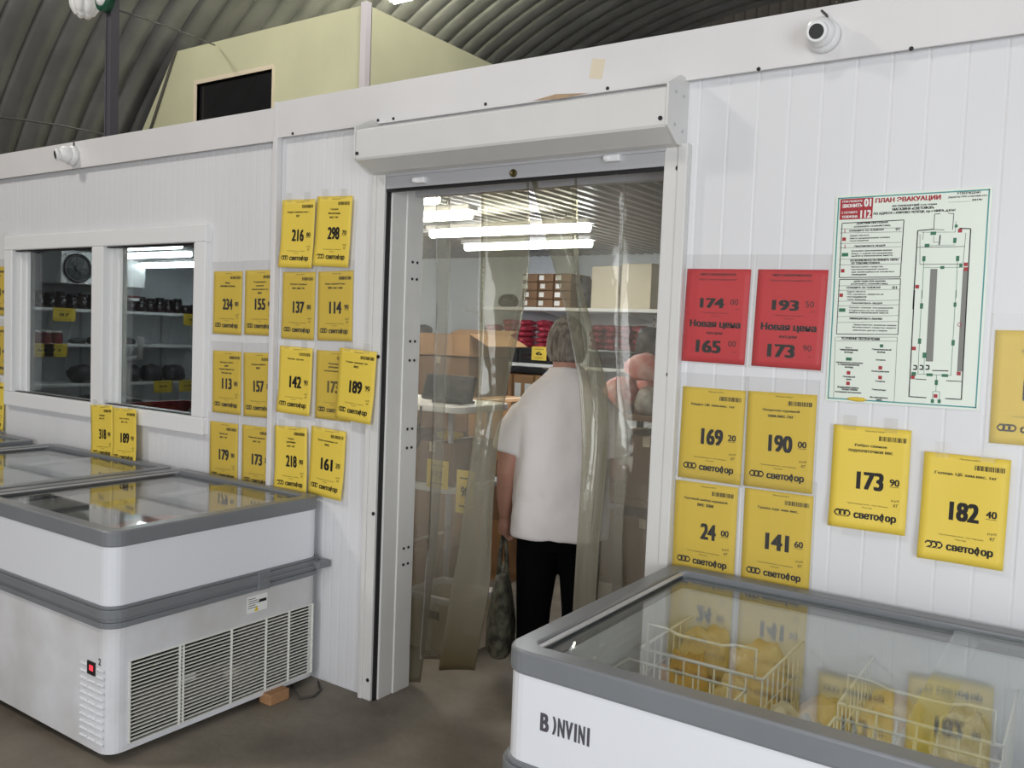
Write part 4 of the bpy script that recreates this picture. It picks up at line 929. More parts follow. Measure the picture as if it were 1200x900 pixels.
# hall tube light
p = at(500, -8, 6.0); hl = thing('hall_tube_light', (p.x, 6.0, p.z), 'bright tube light hanging under the arched roof', 'ceiling light')
g = MB(); g.box(-0.6, 0.6, -0.07, 0.07, 0.03, 0.09); g.build('housing', M['white'], hl)
g = MB(); g.tube([(-0.58, -0.035, 0.0), (0.58, -0.035, 0.0)], 0.02, 12); g.tube([(-0.58, 0.035, 0.0), (0.58, 0.035, 0.0)], 0.02, 12); g.build('tube', emit('hall_tube', (1, 0.97, 0.92, 1), 260.0), hl)
g = MB()
for xx in (-0.5, 0.5):
    zz = math.sqrt(RR ** 2 - (p.x + xx - XC) ** 2) + ZC - p.z; g.tube([(xx, 0, 0.09), (xx, 0, zz)], 0.006, 6)
g.build('hanging_rod', M['cable'], hl)
for pts, lab in ((((136, 11), (170, 22), (215, 38), (252, 53)), 'thin cable sagging from the post to the cabin'), (((-5, 137), (30, 141), (70, 147), (125, 158)), 'thin cable along the corrugated roof at the far left')):
    g = MB(); yy = (PY + 0.06, 1.2)[pts[0][0] < 0]; q = []
    for i, (a, b) in enumerate(pts):
        q.append(at(a, b, yy + (i * (CY - 0.1 - yy) / 3 if pts[0][0] > 0 else 0)))
    g.tube(q, 0.008, 6); tag(g.build('overhead_cable', M['cable']), lab, 'cable', 'cables above the wall')

# ------------------------------------------------------------------ cold room interior: lights
def tube_light(x0, x1, y, z, m, label):
    t = thing('tube_light', ((x0 + x1) / 2, y, z), label, 'ceiling light', 'tube lights in the cold room'); X = (x1 - x0) / 2
    g = MB(); g.box(-X, X, -0.045, 0.045, 0.022, 0.05); bevel(g.build('housing', M['white'], t), 0.008)
    g = MB(); g.tube([(-X + 0.02, 0, 0.0), (X - 0.02, 0, 0.0)], 0.026, 14); g.build('tube', M[m], t)
    g = MB()
    for sx in (-1, 1): g.tube([(sx * X * 0.7, 0, 0.05), (sx * X * 0.7, 0, 2.262 - z)], 0.006, 6)
    g.build('hanger', M['alu'], t)
tube_light(-3.75, -2.62, 0.56, 2.17, 'tube_warm', 'tube light nearest the doorway, its end above the strip curtain')
tube_light(-3.95, -2.80, 1.06, 2.17, 'tube_warm', 'second tube light inside the doorway')
tube_light(-3.65, -2.45, 1.72, 2.17, 'tube_cool', 'third tube light inside the doorway, above the person')
tube_light(-3.95, -2.86, 2.48, 2.17, 'tube_cool', 'fourth tube light inside the doorway, nearest the back shelves')
tube_light(-6.5, -5.62, 1.27, 2.10, 'tube_cool', 'tube light seen through the window, topmost of three')
tube_light(-7.45, -6.25, 1.80, 2.10, 'tube_cool', 'tube light seen through the window, middle of three')
tube_light(-7.7, -6.6, 2.25, 2.06, 'tube_cool', 'tube light seen through the window, lowest of three')

# ---- shelving along the back wall
def upright(mb, x, y, z0, z1, face=-1):
    mb.box(x - 0.014, x + 0.014, y, y + 0.03, z0, z1)
SY = 3.5
zs1 = at(690, 361, SY).z; zs2 = at(590, 424, SY).z
xa, xb = at(566, 361, SY).x, at(772, 361, SY).x
bs = thing('shelving_rack', ((xa + xb) / 2, 3.75, 0), 'long white shelving rack along the back wall with cartons and pink bags', 'shelving'); ox = (xa + xb) / 2
for z in (zs1, zs2, 0.85, 0.4):
    a_ = xa - 0.6 if z < zs1 - 0.1 else xa
    g = MB(); g.box(a_ - ox, xb - ox, -0.25, 0.24, z - 0.028, z); bevel(g.build('shelf_board', M['white'], bs), 0.003)
for px in (564, 671, 767):
    x_ = at(px, 361, SY + 0.44).x - ox; g = MB(); upright(g, x_, 0.20, 0, 2.18); u = g.build('upright', M['white'], bs)
    g = MB()
    for k in range(34): g.box(x_ - 0.004, x_ + 0.004, 0.1985, 0.2002, 0.5 + k * 0.05, 0.515 + k * 0.05)
    g.build('slot_holes', M['dark'], u)
for px in (575, 668, 764):
    x_ = at(px, 361, SY + 0.44).x - ox; g = MB()
    for z in (zs1, zs2, 0.85, 0.4): g.prism([(0.21, z - 0.03), (-0.22, z - 0.03), (-0.22, z - 0.04), (0.21, z - 0.09)], 'x', x_ - 0.006, x_ + 0.006)
    g.build('bracket', M['white'], bs)
def carton(x0, x1, y0, y1, z0, z1, m, label, group, tape=True, lab=False, rot=0.0):
    c = ((x0 + x1) / 2, (y0 + y1) / 2, z0); t = thing('carton', c, label, 'carton', group, (0, 0, rot))
    X, Y, Hh = (x1 - x0) / 2, (y1 - y0) / 2, z1 - z0
    g = MB(); g.box(-X, X, -Y, Y, 0, Hh); bevel(g.build('box_body', M[m], t), 0.003)
    if tape: g = MB(); g.box(-0.02, 0.02, -Y - 0.0006, Y, Hh - 0.05, Hh + 0.0006); g.build('packing_tape', M['cardcream' if m != 'cardcream' else 'card'], t)
    if lab:
        q = random.Random(label); g = MB()
        for k in range(2 if X > 0.09 else 1):
            lx = -X * 0.55 + k * X * 0.95 + q.uniform(-0.01, 0.01); g.box(lx - X * 0.32, lx + X * 0.32, -Y - 0.0012, -Y, Hh * 0.22, Hh * 0.8)
        g.build('paper_label', M['white_paper'], t)
    return t
# twelve flat brown cartons in a grid
colx = [(612, 629.5), (630.5, 648), (649, 669)]
rown = ['bottom', 'second', 'third', 'top']; coln = ['left', 'middle', 'right']
for c, (a, b) in enumerate(colx):
    x0, x1 = at(a, 350, SY + 0.03).x, at(b, 350, SY + 0.03).x; hh = (at(640, 320, SY).z - zs1) / 4
    for r in range(4):
        carton(x0, x1 - 0.004, SY + 0.03, SY + 0.36, zs1 + r * hh + 0.001, zs1 + (r + 1) * hh - 0.003, 'carddark', 'white-labelled flat carton, %s row and %s column on the top shelf' % (rown[r], coln[c]), 'flat brown cartons on the top shelf', False, True)
for a, b, t_, lab in ((693, 726, 312, 'tall pale carton on the top back shelf, left of two'), (727, 764, 309, 'tall pale carton on the top back shelf, right of two')):
    x0, x1 = at(a, 340, SY + 0.05).x, at(b, 340, SY + 0.05).x; carton(x0, x1 - 0.01, SY + 0.05, SY + 0.4, zs1 + 0.001, at(a, t_, SY + 0.05).z, 'cardcream', lab, 'tall pale cartons on the top shelf', False)
def bag(c, r, m, label, group, seed, name='frozen_food_bag'):
    g = MB(); g.blob((0, 0, r[2]), r, seed, 0.25, 2.6, 16, 9, 0.8, flat=-r[2] * 0.85)
    return tag(g.build(name, M[m], None, (c[0], c[1], c[2] - 0.15 * r[2])), label, 'bag', group)
bag((at(683, 345, SY + 0.1).x, SY + 0.15, zs1), (0.065, 0.10, 0.14), 'darkbag', 'grey bag standing between the flat cartons and the pale carton', 'grey bags on the shelves', 2)
bag((at(592, 350, SY + 0.1).x, SY + 0.15, zs1), (0.075, 0.10, 0.06), 'darkbag', 'grey bag on the left end of the top back shelf', 'grey bags on the shelves', 4)
# pink bags on the second shelf, in little stacks
PINKG = 'pink bags on the second back shelf'
stk = [(577, 4), (597, 5), (615, 5), (637, 5)]
names = ['leftmost stack', 'second stack', 'third stack', 'stack beside the head']
sn = ['bottom', 'second', 'third', 'fourth', 'top']
for s, (px, nn) in enumerate(stk):
    x_ = at(px, 395, SY + 0.1).x
    for k in range(nn):
        bag((x_ + 0.01 * math.sin(k * 2.1 + s), SY + 0.13, zs2 + 0.13 + k * 0.047), (0.066, 0.10, 0.027), 'pink', 'pink net bag, %s of the %s on the second back shelf' % (sn[k], names[s]), PINKG, s * 7 + k)
for s, px in enumerate((700, 717, 734, 751)):
    x_ = at(px, 395, SY + 0.1).x
    for k in range(4):
        bag((x_ + 0.012 * math.sin(k * 2.7 + s), SY + 0.13, zs2 + 0.14 + k * 0.05), (0.064, 0.10, 0.030), 'darkred', 'dark red net bag, %s of the %s right of the head' % (sn[k], ('first stack', 'second stack', 'third stack', 'fourth stack')[s]), 'dark red bags on the second back shelf', 40 + s * 7 + k)
for i, (a, b, lab) in enumerate(((567, 606, 'left'), (607, 648, 'middle'), (690, 762, 'right'))):
    x0, x1 = at(a, 415, SY + 0.02).x, at(b, 415, SY + 0.02).x
    t = thing('dark_crate', ((x0 + x1) / 2, SY + 0.16, zs2), 'dark plastic crate under the red bags on the second back shelf, %s of three' % lab, 'crate', 'dark crates on the second back shelf')
    g = MB(); X = (x1 - x0) / 2; g.box(-X, X, -0.13, 0.13, 0.001, 0.11); g.box(-X - 0.006, X + 0.006, -0.136, 0.136, 0.11, 0.125); g.build('crate_body', M['black'], t)
    g = MB(); g.box(-X * 0.8, X * 0.8, -0.134, -0.129, 0.03, 0.08); g.build('side_slots', M['jar'], t)
def tagcard(c, w, h, label, group='small yellow price cards in the cold room', m='yellow', rot=(0, 0, 0), num='154'):
    t = thing('price_card', c, label, 'price card', group, rot)
    g = MB(); g.box(-w / 2, w / 2, -0.002, 0, 0, h); g.build('card', M[m], t)
    g = MB(); write(g, num, -w * 0.22, w * 0.22, h * 0.38, h * 0.62, -0.0026, True); bar(g, -w * 0.3, w * 0.3, h * 0.80, h * 0.83, -0.0026); bar(g, -w * 0.3, w * 0.3, h * 0.15, h * 0.18, -0.0026); g.build('lettering', M['ink'], t)
    return t
a, b = at(621, 414, SY - 0.01), at(639, 400, SY - 0.01)
tagcard(((a.x + b.x) / 2, SY + 0.018, zs2 + 0.03), b.x - a.x, 0.115, 'yellow price card on the shelf edge just left of the head', num='6')
# cartons under the second shelf
for i, (a, b, lab) in enumerate(((530, 566, 'leftmost'), (567, 600, 'second from left'), (601, 625, 'third from left'), (626, 652, 'nearest the head'))):
    x0, x1 = at(a, 450, SY).x, at(b, 450, SY).x
    carton(x0, x1 - 0.01, SY + 0.01, SY + 0.4, 0.851, 1.20, 'card', 'tan carton under the second back shelf, %s' % lab, 'tan cartons under the second back shelf', False, True)
for i, (a, b) in enumerate(((560, 600), (601, 640), (641, 690))):
    x0, x1 = at(a, 520, SY).x, at(b, 520, SY).x
    carton(x0, x1 - 0.01, SY + 0.01, SY + 0.4, 0.401, 0.78, 'carddark', 'brown carton on the lowest back shelf, %s' % ('left', 'middle', 'right')[i], 'brown cartons on the lowest back shelf', True, True)

# dark bags on the left part of the back wall
xl = thing('wall_shelf', (-5.15, 3.75, 1.30), 'white wall shelf on the back wall left of the main rack, full of dark bags', 'shelf')
g = MB(); g.box(-0.62, 0.42, -0.25, 0.24, -0.025, 0); g.build('shelf_board', M['white'], xl)
g = MB()
for xx in (-0.5, 0.0, 0.36): g.prism([(0.245, -0.025), (-0.2, -0.025), (0.245, -0.16)], 'x', xx - 0.008, xx + 0.008)
g.build('bracket', M['white'], xl)
for k in range(7):
    bag((-5.68 + k * 0.145, 3.68 + 0.03 * (k % 2), 1.30), (0.068, 0.10, 0.085 + 0.015 * ((k * 3) % 4)), 'darkbag', 'dark grey bag on the left wall shelf, %s from the left' % ('first', 'second', 'third', 'fourth', 'fifth', 'sixth', 'seventh')[k], 'dark bags on the left wall shelf', 60 + k)
for k in range(3):
    bag((-5.60 + k * 0.145, 3.66, 1.30 + 0.19), (0.066, 0.09, 0.06), 'darkbag', 'dark grey bag lying on top of the row on the left wall shelf, %s' % ('left', 'middle', 'right')[k], 'dark bags on the left wall shelf', 70 + k)

# stacks of cartons on the floor behind the counter
def open_carton(x0, x1, y0, y1, z0, z1, label, group):
    c = ((x0 + x1) / 2, (y0 + y1) / 2, z0); t = thing('open_carton', c, label, 'carton', group); X, Y, Hh = (x1 - x0) / 2, (y1 - y0) / 2, z1 - z0
    g = MB(); g.ring([(X, Y), (-X, Y), (-X, -Y), (X, -Y)], [(X - 0.006, Y - 0.006), (-X + 0.006, Y - 0.006), (-X + 0.006, -Y + 0.006), (X - 0.006, -Y + 0.006)], 0, Hh); g.box(-X, X, -Y, Y, 0, 0.006); g.build('box_body', M['card'], t)
    g = MB(); g.add([(X, -Y, Hh), (X, Y, Hh), (X + 0.16, Y, Hh - 0.08), (X + 0.16, -Y, Hh - 0.08)], [(0, 1, 2, 3)]); f_ = g.build('flap', M['card'], t); s_ = f_.modifiers.new('thickness', 'SOLIDIFY'); s_.thickness = 0.005
    g = MB(); g.add([(-X, Y, Hh), (X, Y, Hh), (X, Y + 0.10, Hh + 0.03), (-X, Y + 0.10, Hh + 0.03)], [(0, 1, 2, 3)]); f_ = g.build('flap', M['card'], t); s_ = f_.modifiers.new('thickness', 'SOLIDIFY'); s_.thickness = 0.005
    return t
SG = 'carton stack behind the counter'
y_ = 2.1; x0, x1 = at(478, 430, y_).x, at(548, 430, y_).x
carton(x0, x1, y_, y_ + 0.5, 0.0, 0.44, 'card', 'large tan carton at the bottom of the stack behind the counter', SG)
carton(x0, x1 - 0.02, y_, y_ + 0.5, 0.441, 0.86, 'carddark', 'large brown carton, second in the stack behind the counter', SG)
carton(x0, x1, y_ + 0.01, y_ + 0.5, 0.861, at(500, 416, y_).z - 0.002, 'carddark', 'brown carton under the open one behind the counter', SG)
open_carton(x0, x1 + 0.01, y_, y_ + 0.48, at(500, 416, y_).z, at(500, 390, y_).z, 'open tan carton with raised flaps on top of the stack behind the counter', SG)
SG2 = 'carton stack left of the person'
y_ = 1.75; x0, x1 = at(548, 520, y_).x, at(600, 520, y_).x
for k, (z0, z1) in enumerate(((0, 0.38), (0.381, 0.76), (0.761, 1.13))):
    carton(x0, x1 - 0.01 * k, y_, y_ + 0.42, z0, z1, ('card', 'carddark', 'card')[k], 'carton in the stack just left of the person, %s' % ('lowest', 'middle', 'topmost')[k], SG2)

# ---- white counter with display screen, just inside the doorway on the left
CYF = 0.80
zt = at(500, 474, CYF).z; zl = at(500, 569, CYF).z; xr = at(537, 478, CYF).x; xL = -3.55
ct = thing('counter_rack', ((xL + xr) / 2, CYF + 0.25, 0), 'white two-tier counter rack inside the doorway carrying a black screen', 'counter'); ox = (xL + xr) / 2
g = MB(); lp_ = rrect(xL - ox, xr - ox, -0.25, 0.25, 0.08, 6); g.prism(lp_, 'z', zt - 0.035, zt); bevel(g.build('counter_top', M['white'], ct), 0.006)
g = MB(); lp_ = rrect(xL - ox, xr - ox - 0.02, -0.25, 0.25, 0.08, 6); g.prism(lp_, 'z', zl - 0.03, zl); bevel(g.build('lower_shelf', M['white'], ct), 0.006)
for sx in (xL - ox + 0.12, xr - ox - 0.12):
    for sy in (-0.15, 0.19):
        g = MB(); g.tube([(sx, sy, 0), (sx, sy, zt - 0.03)], 0.016, 10); g.build('leg', M['alu'], ct)
# screen
a, b = at(483, 455, CYF + 0.05), at(540, 455, CYF + 0.05)
ms = thing('checkout_screen', ((a.x + b.x) / 2, CYF + 0.16, zt), 'black screen on the white counter inside the doorway', 'screen')
X = (b.x - a.x) / 2; hh = at(510, 440, CYF + 0.1).z - zt
R_ = Matrix.Rotation(math.radians(-18), 3, 'X')
g = MB(); g.obox((0, 0, hh * 0.55), X, 0.016, hh * 0.48, R_); bevel(g.build('screen_body', M['black'], ms), 0.006)
g = MB(); g.obox(Vector((0, 0, hh * 0.55)) + R_ @ Vector((0, -0.0165, 0)), X * 0.9, 0.001, hh * 0.40, R_); g.build('screen_glass', M['cabglass'], ms)
g = MB(); g.box(-0.09, 0.09, -0.03, 0.11, 0.001, 0.014); g.tube([(0, 0.05, 0.01), (0, 0.02, hh * 0.5)], 0.016, 10); g.build('stand', M['black'], ms)
g = MB(); p0, p1 = at(492, 470, CYF - 0.02), at(470, 632, CYF - 0.02)
g.tube([(p0.x, CYF - 0.01, zt - 0.01), (p0.x + 0.01, CYF - 0.03, zt - 0.2), (p0.x - 0.03, CYF - 0.03, zl + 0.15), (p0.x - 0.06, CYF - 0.03, zl - 0.02), (p0.x - 0.05, CYF - 0.03, 0.45), (p1.x, CYF - 0.02, 0.36)], 0.006, 6)
tag(g.build('screen_cable', M['blackcable']), 'black cable hanging from the counter down past the lower shelf', 'cable')
# goods on the lower shelf and under it
carton(xL + 0.10, xL + 0.52, CYF + 0.04, CYF + 0.44, zl, zl + 0.24, 'carddark', 'brown carton at the left of the lower counter shelf', 'cartons on the counter rack', True)
carton(xL + 0.54, xr - 0.06, CYF + 0.06, CYF + 0.42, zl, zl + 0.22, 'carddark', 'brown carton at the right of the lower counter shelf', 'cartons on the counter rack', True)
a = at(490, 535, CYF + 0.0)
g = MB(); g.blob((0, 0, 0.02), (0.07, 0.06, 0.022), 5, 0.3, 3, 16, 9, 0.8); tag(g.build('yellow_bag', M['yellow'], None, (xr - 0.22, CYF + 0.22, zl + 0.222)), 'small yellow bag lying on the carton on the lower counter shelf', 'bag')
for px, py, pxb, pyb, num, lab, yy in ((500, 541, 526, 570, '112', 'yellow price card hanging on the front of the counter rack, left one', CYF - 0.012), (534, 553, 556, 600, '98', 'tall yellow price card hanging on the front of the counter rack, right one', CYF - 0.02)):
    a, b = at(px, pyb, yy), at(pxb, py, yy); tagcard(((a.x + b.x) / 2, yy, a.z), b.x - a.x, b.z - a.z, lab, num=num)
carton(-3.30, -2.80, CYF + 0.02, CYF + 0.42, 0.0, 0.40, 'card', 'big tan carton on the floor under the counter rack', 'cartons on the counter rack', True)
t = thing('white_crate', (-2.60, 0.72, 0), 'white plastic crate on the floor below the counter corner', 'crate')
g = MB(); g.ring(rrect(-0.17, 0.17, -0.15, 0.15, 0.03), rrect(-0.155, 0.155, -0.135, 0.135, 0.02), 0.0, 0.26); g.box(-0.155, 0.155, -0.135, 0.135, 0.005, 0.02); g.build('crate_body', M['cardcream'], t)
g = MB(); g.ring(rrect(-0.18, 0.18, -0.16, 0.16, 0.03), rrect(-0.15, 0.15, -0.13, 0.13, 0.02), 0.245, 0.27); g.build('crate_rim', M['white'], t)
g = MB(); g.box(-0.05, 0.05, -0.152, -0.148, 0.16, 0.2); g.build('hand_hole', M['dark'], t)

# ---- rack on the right inside the doorway
x0, x1, y0, y1 = -2.16, -1.60, 1.35, 1.85
rk = thing('goods_rack', ((x0 + x1) / 2, (y0 + y1) / 2, 0), 'dark rack inside the doorway on the right, carrying pink and white bags', 'shelving')
for z in (0.30, 0.72, 1.16):
    g = MB(); g.box(-0.28, 0.28, -0.25, 0.25, z - 0.03, z); g.build('shelf_board', M['carddark'], rk)
for sx in (-1, 1):
    for sy in (-1, 1):
        g = MB(); g.box(sx * 0.27 - 0.015, sx * 0.27 + 0.015, sy * 0.24 - 0.015, sy * 0.24 + 0.015, 0, 1.22); g.build('upright', M['black'], rk)
RGp = 'bags on the goods rack'
for k, (dx, dy, dz, r, m, lab) in enumerate(((-0.20, -0.15, 0, (0.085, 0.09, 0.10), 'salmon', 'pale pink bag at the front left of the goods rack'), (-0.02, -0.15, 0, (0.085, 0.09, 0.075), 'icy', 'white printed bag at the front of the goods rack'), (0.20, -0.12, 0, (0.08, 0.10, 0.11), 'salmon', 'pale pink bag at the front right of the goods rack'),
        (-0.10, 0.10, 0, (0.11, 0.10, 0.14), 'salmon', 'pale pink bag at the back left of the goods rack'), (0.12, 0.10, 0, (0.10, 0.10, 0.15), 'icy', 'white bag at the back right of the goods rack'), (-0.10, -0.08, 0.17, (0.10, 0.09, 0.075), 'salmon', 'pale pink bag lying on the others on the goods rack'), (-0.12, 0.04, 0.27, (0.09, 0.08, 0.10), 'darkbag', 'dark grey bag on top of the pile on the goods rack'))):
    bag(((x0 + x1) / 2 + dx, (y0 + y1) / 2 + dy, 1.16 + dz), r, m, lab, RGp, 90 + k)
for k, (z, m, lab) in enumerate(((0.72, 'carddark', 'brown carton on the middle shelf of the goods rack'), (0.30, 'carddark', 'brown carton on the lowest shelf of the goods rack'))):
    carton(x0 + 0.03, x1 - 0.04, y0 + 0.02, y1 - 0.06, z, z + 0.33, m, lab, 'cartons on the goods rack', True)

# ---- left end seen through the window: shelves with jars, evaporator fan, table
LX = -7.6
ls = thing('jar_shelving', (-7.8, 2.2, 0), 'white shelving with dark jars on the left end wall seen through the window', 'shelving')
for z in (1.62, 1.305, 0.95, 0.55):
    g = MB(); g.box(-0.19, 0.20, -1.5, 1.4, z - 0.025, z); g.build('shelf_board', M['white'], ls)
for yy in (-1.2, -0.35, 0.5, 1.3):
    g = MB(); g.box(-0.195, -0.185, yy - 0.008, yy + 0.008, 0, 1.64); g.build('upright', M['alu'], ls)
def jar(c, r, h, m, label, group):
    t = thing('jar', c, label, 'jar', group)
    g = MB(); g.lathe([(r * 0.9, 0), (r, 0.01), (r, h * 0.75), (r * 0.8, h * 0.85)], (0, 0, 0), 'z', 14); g.build('jar_body', M[m], t)
    g = MB(); g.lathe([(r * 0.86, h * 0.84), (r * 0.88, h * 0.86), (r * 0.88, h), (r * 0.8, h * 1.01)], (0, 0, 0), 'z', 14); g.build('lid', M['lid' if m == 'jar' else 'white'], t)
    return t
ordn = ['first', 'second', 'third', 'fourth', 'fifth', 'sixth', 'seventh', 'eighth', 'ninth', 'tenth', 'eleventh', 'twelfth', 'thirteenth', 'fourteenth', 'fifteenth', 'sixteenth', 'seventeenth', 'eighteenth', 'nineteenth', 'twentieth']
for k in range(20):
    jar((LX - 0.08, 1.0 + k * 0.098, 1.62), 0.045, 0.085 + 0.008 * (k % 3), 'jar', 'dark jar in the front row of the top window shelf, %s from the left' % ordn[k], 'dark jars on the top window shelf')
for k in range(18):
    jar((LX - 0.20, 1.05 + k * 0.1, 1.62), 0.046, 0.135 + 0.012 * (k % 2), 'jar', 'dark jar in the back row of the top window shelf, %s from the left' % ordn[k], 'dark jars on the top window shelf')
t = thing('red_lidded_tub', (LX - 0.09, 2.20, 1.62 + 0.098), 'red-lidded tub lying on the dark jars of the top window shelf', 'tub')
g = MB(); g.lathe([(0.05, 0), (0.055, 0.03)], (0, 0, 0), 'z', 14); g.build('tub_body', M['white'], t)
g = MB(); g.lathe([(0.058, 0.03), (0.058, 0.05)], (0, 0, 0), 'z', 14); g.build('lid', M['jarred'], t)
for k in range(4):
    jar((LX - 0.08, 1.16 + k * 0.1, 1.305), 0.046, 0.115, 'jarred', 'reddish jar on the second window shelf, %s from the left' % ordn[k], 'reddish jars on the second window shelf')
for k in range(4):
    bag((LX - 0.10, 1.66 + k * 0.16, 1.305), (0.06, 0.075, 0.028 + 0.006 * (k % 2)), 'darkbag', 'dark pack lying on the second window shelf, %s from the jars' % ordn[k], 'dark packs on the second window shelf', 120 + k)
for k, (px, py, num) in enumerate(((76, 376, '87'), (135, 378, '112'), (226, 380, '95'), (50, 416, '64'), (66, 428, '73'), (131, 440, '58'), (192, 440, '99'), (221, 440, '105'))):
    d = RIGHT * ((px - 600) / FOC) + DOWN * ((py - 450) / FOC) + FWD; P = EYE + d * ((LX + 0.012 - EYE.x) / d.x)
    zz = 1.505 if k < 3 else (1.19 if k < 5 else 0.84)
    tagcard((LX + 0.002, P.y, zz), 0.20 if k != 1 else 0.14, 0.115, 'yellow price card on the window shelving, %s' % ('top shelf left', 'top shelf middle', 'top shelf right', 'second shelf left', 'second shelf beside the left one', 'third shelf left', 'third shelf middle', 'third shelf right')[k], 'price cards on the window shelving', 'ochre', (0, 0, math.radians(90)), num)
for k in range(5):
    bag((LX - 0.12, 1.7 + k * 0.24, 0.95), (0.11, 0.10, 0.085), 'darkbag', 'dark lumpy bag on the third window shelf, %s from the left' % ordn[k], 'lumpy bags on the third window shelf', 130 + k)
ev = thing('evaporator_unit', (-7.99, 1.86, 1.84), 'white evaporator with a round black fan high on the left end wall', 'evaporator')
g = MB(); g.box(0, 0.36, -0.40, 0.42, 0.0, 0.30); bevel(g.build('casing', M['white'], ev), 0.01)
g = MB(); g.lathe([(0.125, 0.36), (0.13, 0.375), (0.115, 0.378), (0.105, 0.365)], (0, -0.25, 0.14), 'x', 28); fan = g.build('fan_ring', M['black'], ev)
g = MB()
for k in range(6): 
    a = k * math.pi / 3; g.add([(0.370, -0.25, 0.14), (0.374, -0.25 + 0.10 * math.cos(a), 0.14 + 0.10 * math.sin(a)), (0.368, -0.25 + 0.10 * math.cos(a + 0.7), 0.14 + 0.10 * math.sin(a + 0.7))], [(0, 1, 2)])
g.lathe([(0.025, 0.368), (0.025, 0.382)], (0, -0.25, 0.14), 'x', 14); g.build('fan_blades', M['black'], fan)
g = MB(); g.box(0.36, 0.363, -0.04, 0.0, 0.20, 0.23); g.box(0.36, 0.363, 0.02, 0.05, 0.20, 0.23); g.build('rating_plate', M['postergrey'], ev)
g = MB()
for sy in (-0.3, 0.3): g.box(0.05, 0.09, sy - 0.015, sy + 0.015, 0.30, 0.415)
g.build('hanger', M['alu'], ev)
# packing table under the window with red crate, clear bag and stand
tb = thing('packing_table', (-5.2, 0.80, 0), 'dark packing table inside the window', 'table')
g = MB(); g.box(-1.3, 1.0, -0.4, 0.4, 0.83, 0.87); g.build('tabletop', M['black'], tb)
for sx in (-1.2, 0.9):
    for sy in (-0.35, 0.35): g = MB(); g.box(sx - 0.02, sx + 0.02, sy - 0.02, sy + 0.02, 0, 0.83); g.build('leg', M['alu'], tb)
rc = thing('red_crate', (-4.75, 0.75, 0.87), 'red plastic crate on the table inside the window', 'crate')
g = MB(); g.ring(rrect(-0.42, 0.42, -0.25, 0.25, 0.03), rrect(-0.40, 0.40, -0.23, 0.23, 0.02), 0.0, 0.13); g.box(-0.40, 0.40, -0.23, 0.23, 0.004, 0.016); g.build('crate_body', M['redcrate'], rc)
g = MB(); g.ring(rrect(-0.435, 0.435, -0.265, 0.265, 0.03), rrect(-0.39, 0.39, -0.22, 0.22, 0.02), 0.12, 0.14); g.build('crate_rim', M['redcrate'], rc)
g = MB(); g.blob((0, 0, 0.07), (0.17, 0.15, 0.09), 7, 0.5, 3.5, 20, 13); tag(g.build('clear_plastic_bag', M['clearbag'], None, (-4.48, 0.72, 0.89)), 'crumpled clear plastic bag in the red crate behind the window', 'bag')
bag((-5.75, 0.80, 0.87), (0.28, 0.18, 0.08), 'darkbag', 'dark lumpy bag on the table behind the left window pane', 'bags on the packing table', 150)
sd = thing('scale_stand', (-5.62, 1.12, 0.87), 'thin grey metal stand with a U-shaped bracket behind the window', 'stand')
base = at(151, 470, 1.12); p1 = at(150, 421, 1.12); 
sd.location = (p1.x, 1.12, 0.87)
g = MB(); g.tube([(0, 0, 0), (0, 0, p1.z - 0.87)], 0.018, 8); g.lathe([(0.07, 0), (0.07, 0.012)], (0, 0, 0), 'z', 18); g.build('pole', M['white'], sd)
q = lambda px, py: (at(px, py, 1.12).x - p1.x, 0, at(px, py, 1.12).z - 0.87)
g = MB(); g.tube([q(139, 394), q(139, 418), q(150, 421), q(164, 419)], 0.018, 8); g.tube([q(165, 395), q(164, 421)], 0.022, 10); g.tube([q(150, 420), q(157, 405)], 0.010, 8); g.build('bracket', M['white'], sd)

# ------------------------------------------------------------------ person seen from behind, parting the curtain
PRX, PRY = -1.895, 0.56
pr = thing('person', (PRX, PRY, 0), 'grey-haired person in white T-shirt and black trousers, back turned in the doorway', 'person', None, (0, 0, math.radians(33)))
pr.scale = (0.88, 0.95, 1.0)
def smoothbody(g, name, m, parent, voxel, it=6):
    o = g.build(name, m, parent)
    r = o.modifiers.new('remesh', 'REMESH'); r.mode = 'VOXEL'; r.voxel_size = voxel; r.use_smooth_shade = True
    s_ = o.modifiers.new('smooth', 'SMOOTH'); s_.iterations = it; s_.factor = 0.5
    return o
def hand(g, W_, d, palm, sgn, curlv=0.6):
    """palm and five fingers: W_ wrist, d pointing direction, palm = normal of the palm, sgn thumb side"""
    W_ = Vector(W_); d = Vector(d).normalized(); palm = Vector(palm).normalized(); side = d.cross(palm).normalized() * sgn
    g.tube([W_ - d * 0.02, W_ + d * 0.03, W_ + d * 0.075], [0.024, 0.032, 0.034], 12)
    for k, (o_, l) in enumerate(((-0.028, 0.060), (-0.009, 0.072), (0.010, 0.078), (0.028, 0.068))):
        b = W_ + d * 0.075 + side * o_
        k1 = b + (d * math.cos(curlv) + palm * math.sin(curlv)) * l * 0.5; k2 = k1 + (d * math.cos(curlv * 2.6) + palm * math.sin(curlv * 2.6)) * l * 0.32; k3 = k2 + (d * math.cos(curlv * 3.6) + palm * math.sin(curlv * 3.6)) * l * 0.25
        g.tube([b - d * 0.02, b, k1, k2, k3], [0.0095, 0.0095, 0.009, 0.0085, 0.007], 8)
    tb_ = W_ + d * 0.03 + side * 0.028
    g.tube([tb_ - side * 0.015, tb_ + side * 0.012 + d * 0.012, tb_ + side * 0.02 + d * 0.038 + palm * 0.018, tb_ + side * 0.012 + d * 0.055 + palm * 0.034], [0.013, 0.012, 0.010, 0.008], 8)
g = MB()
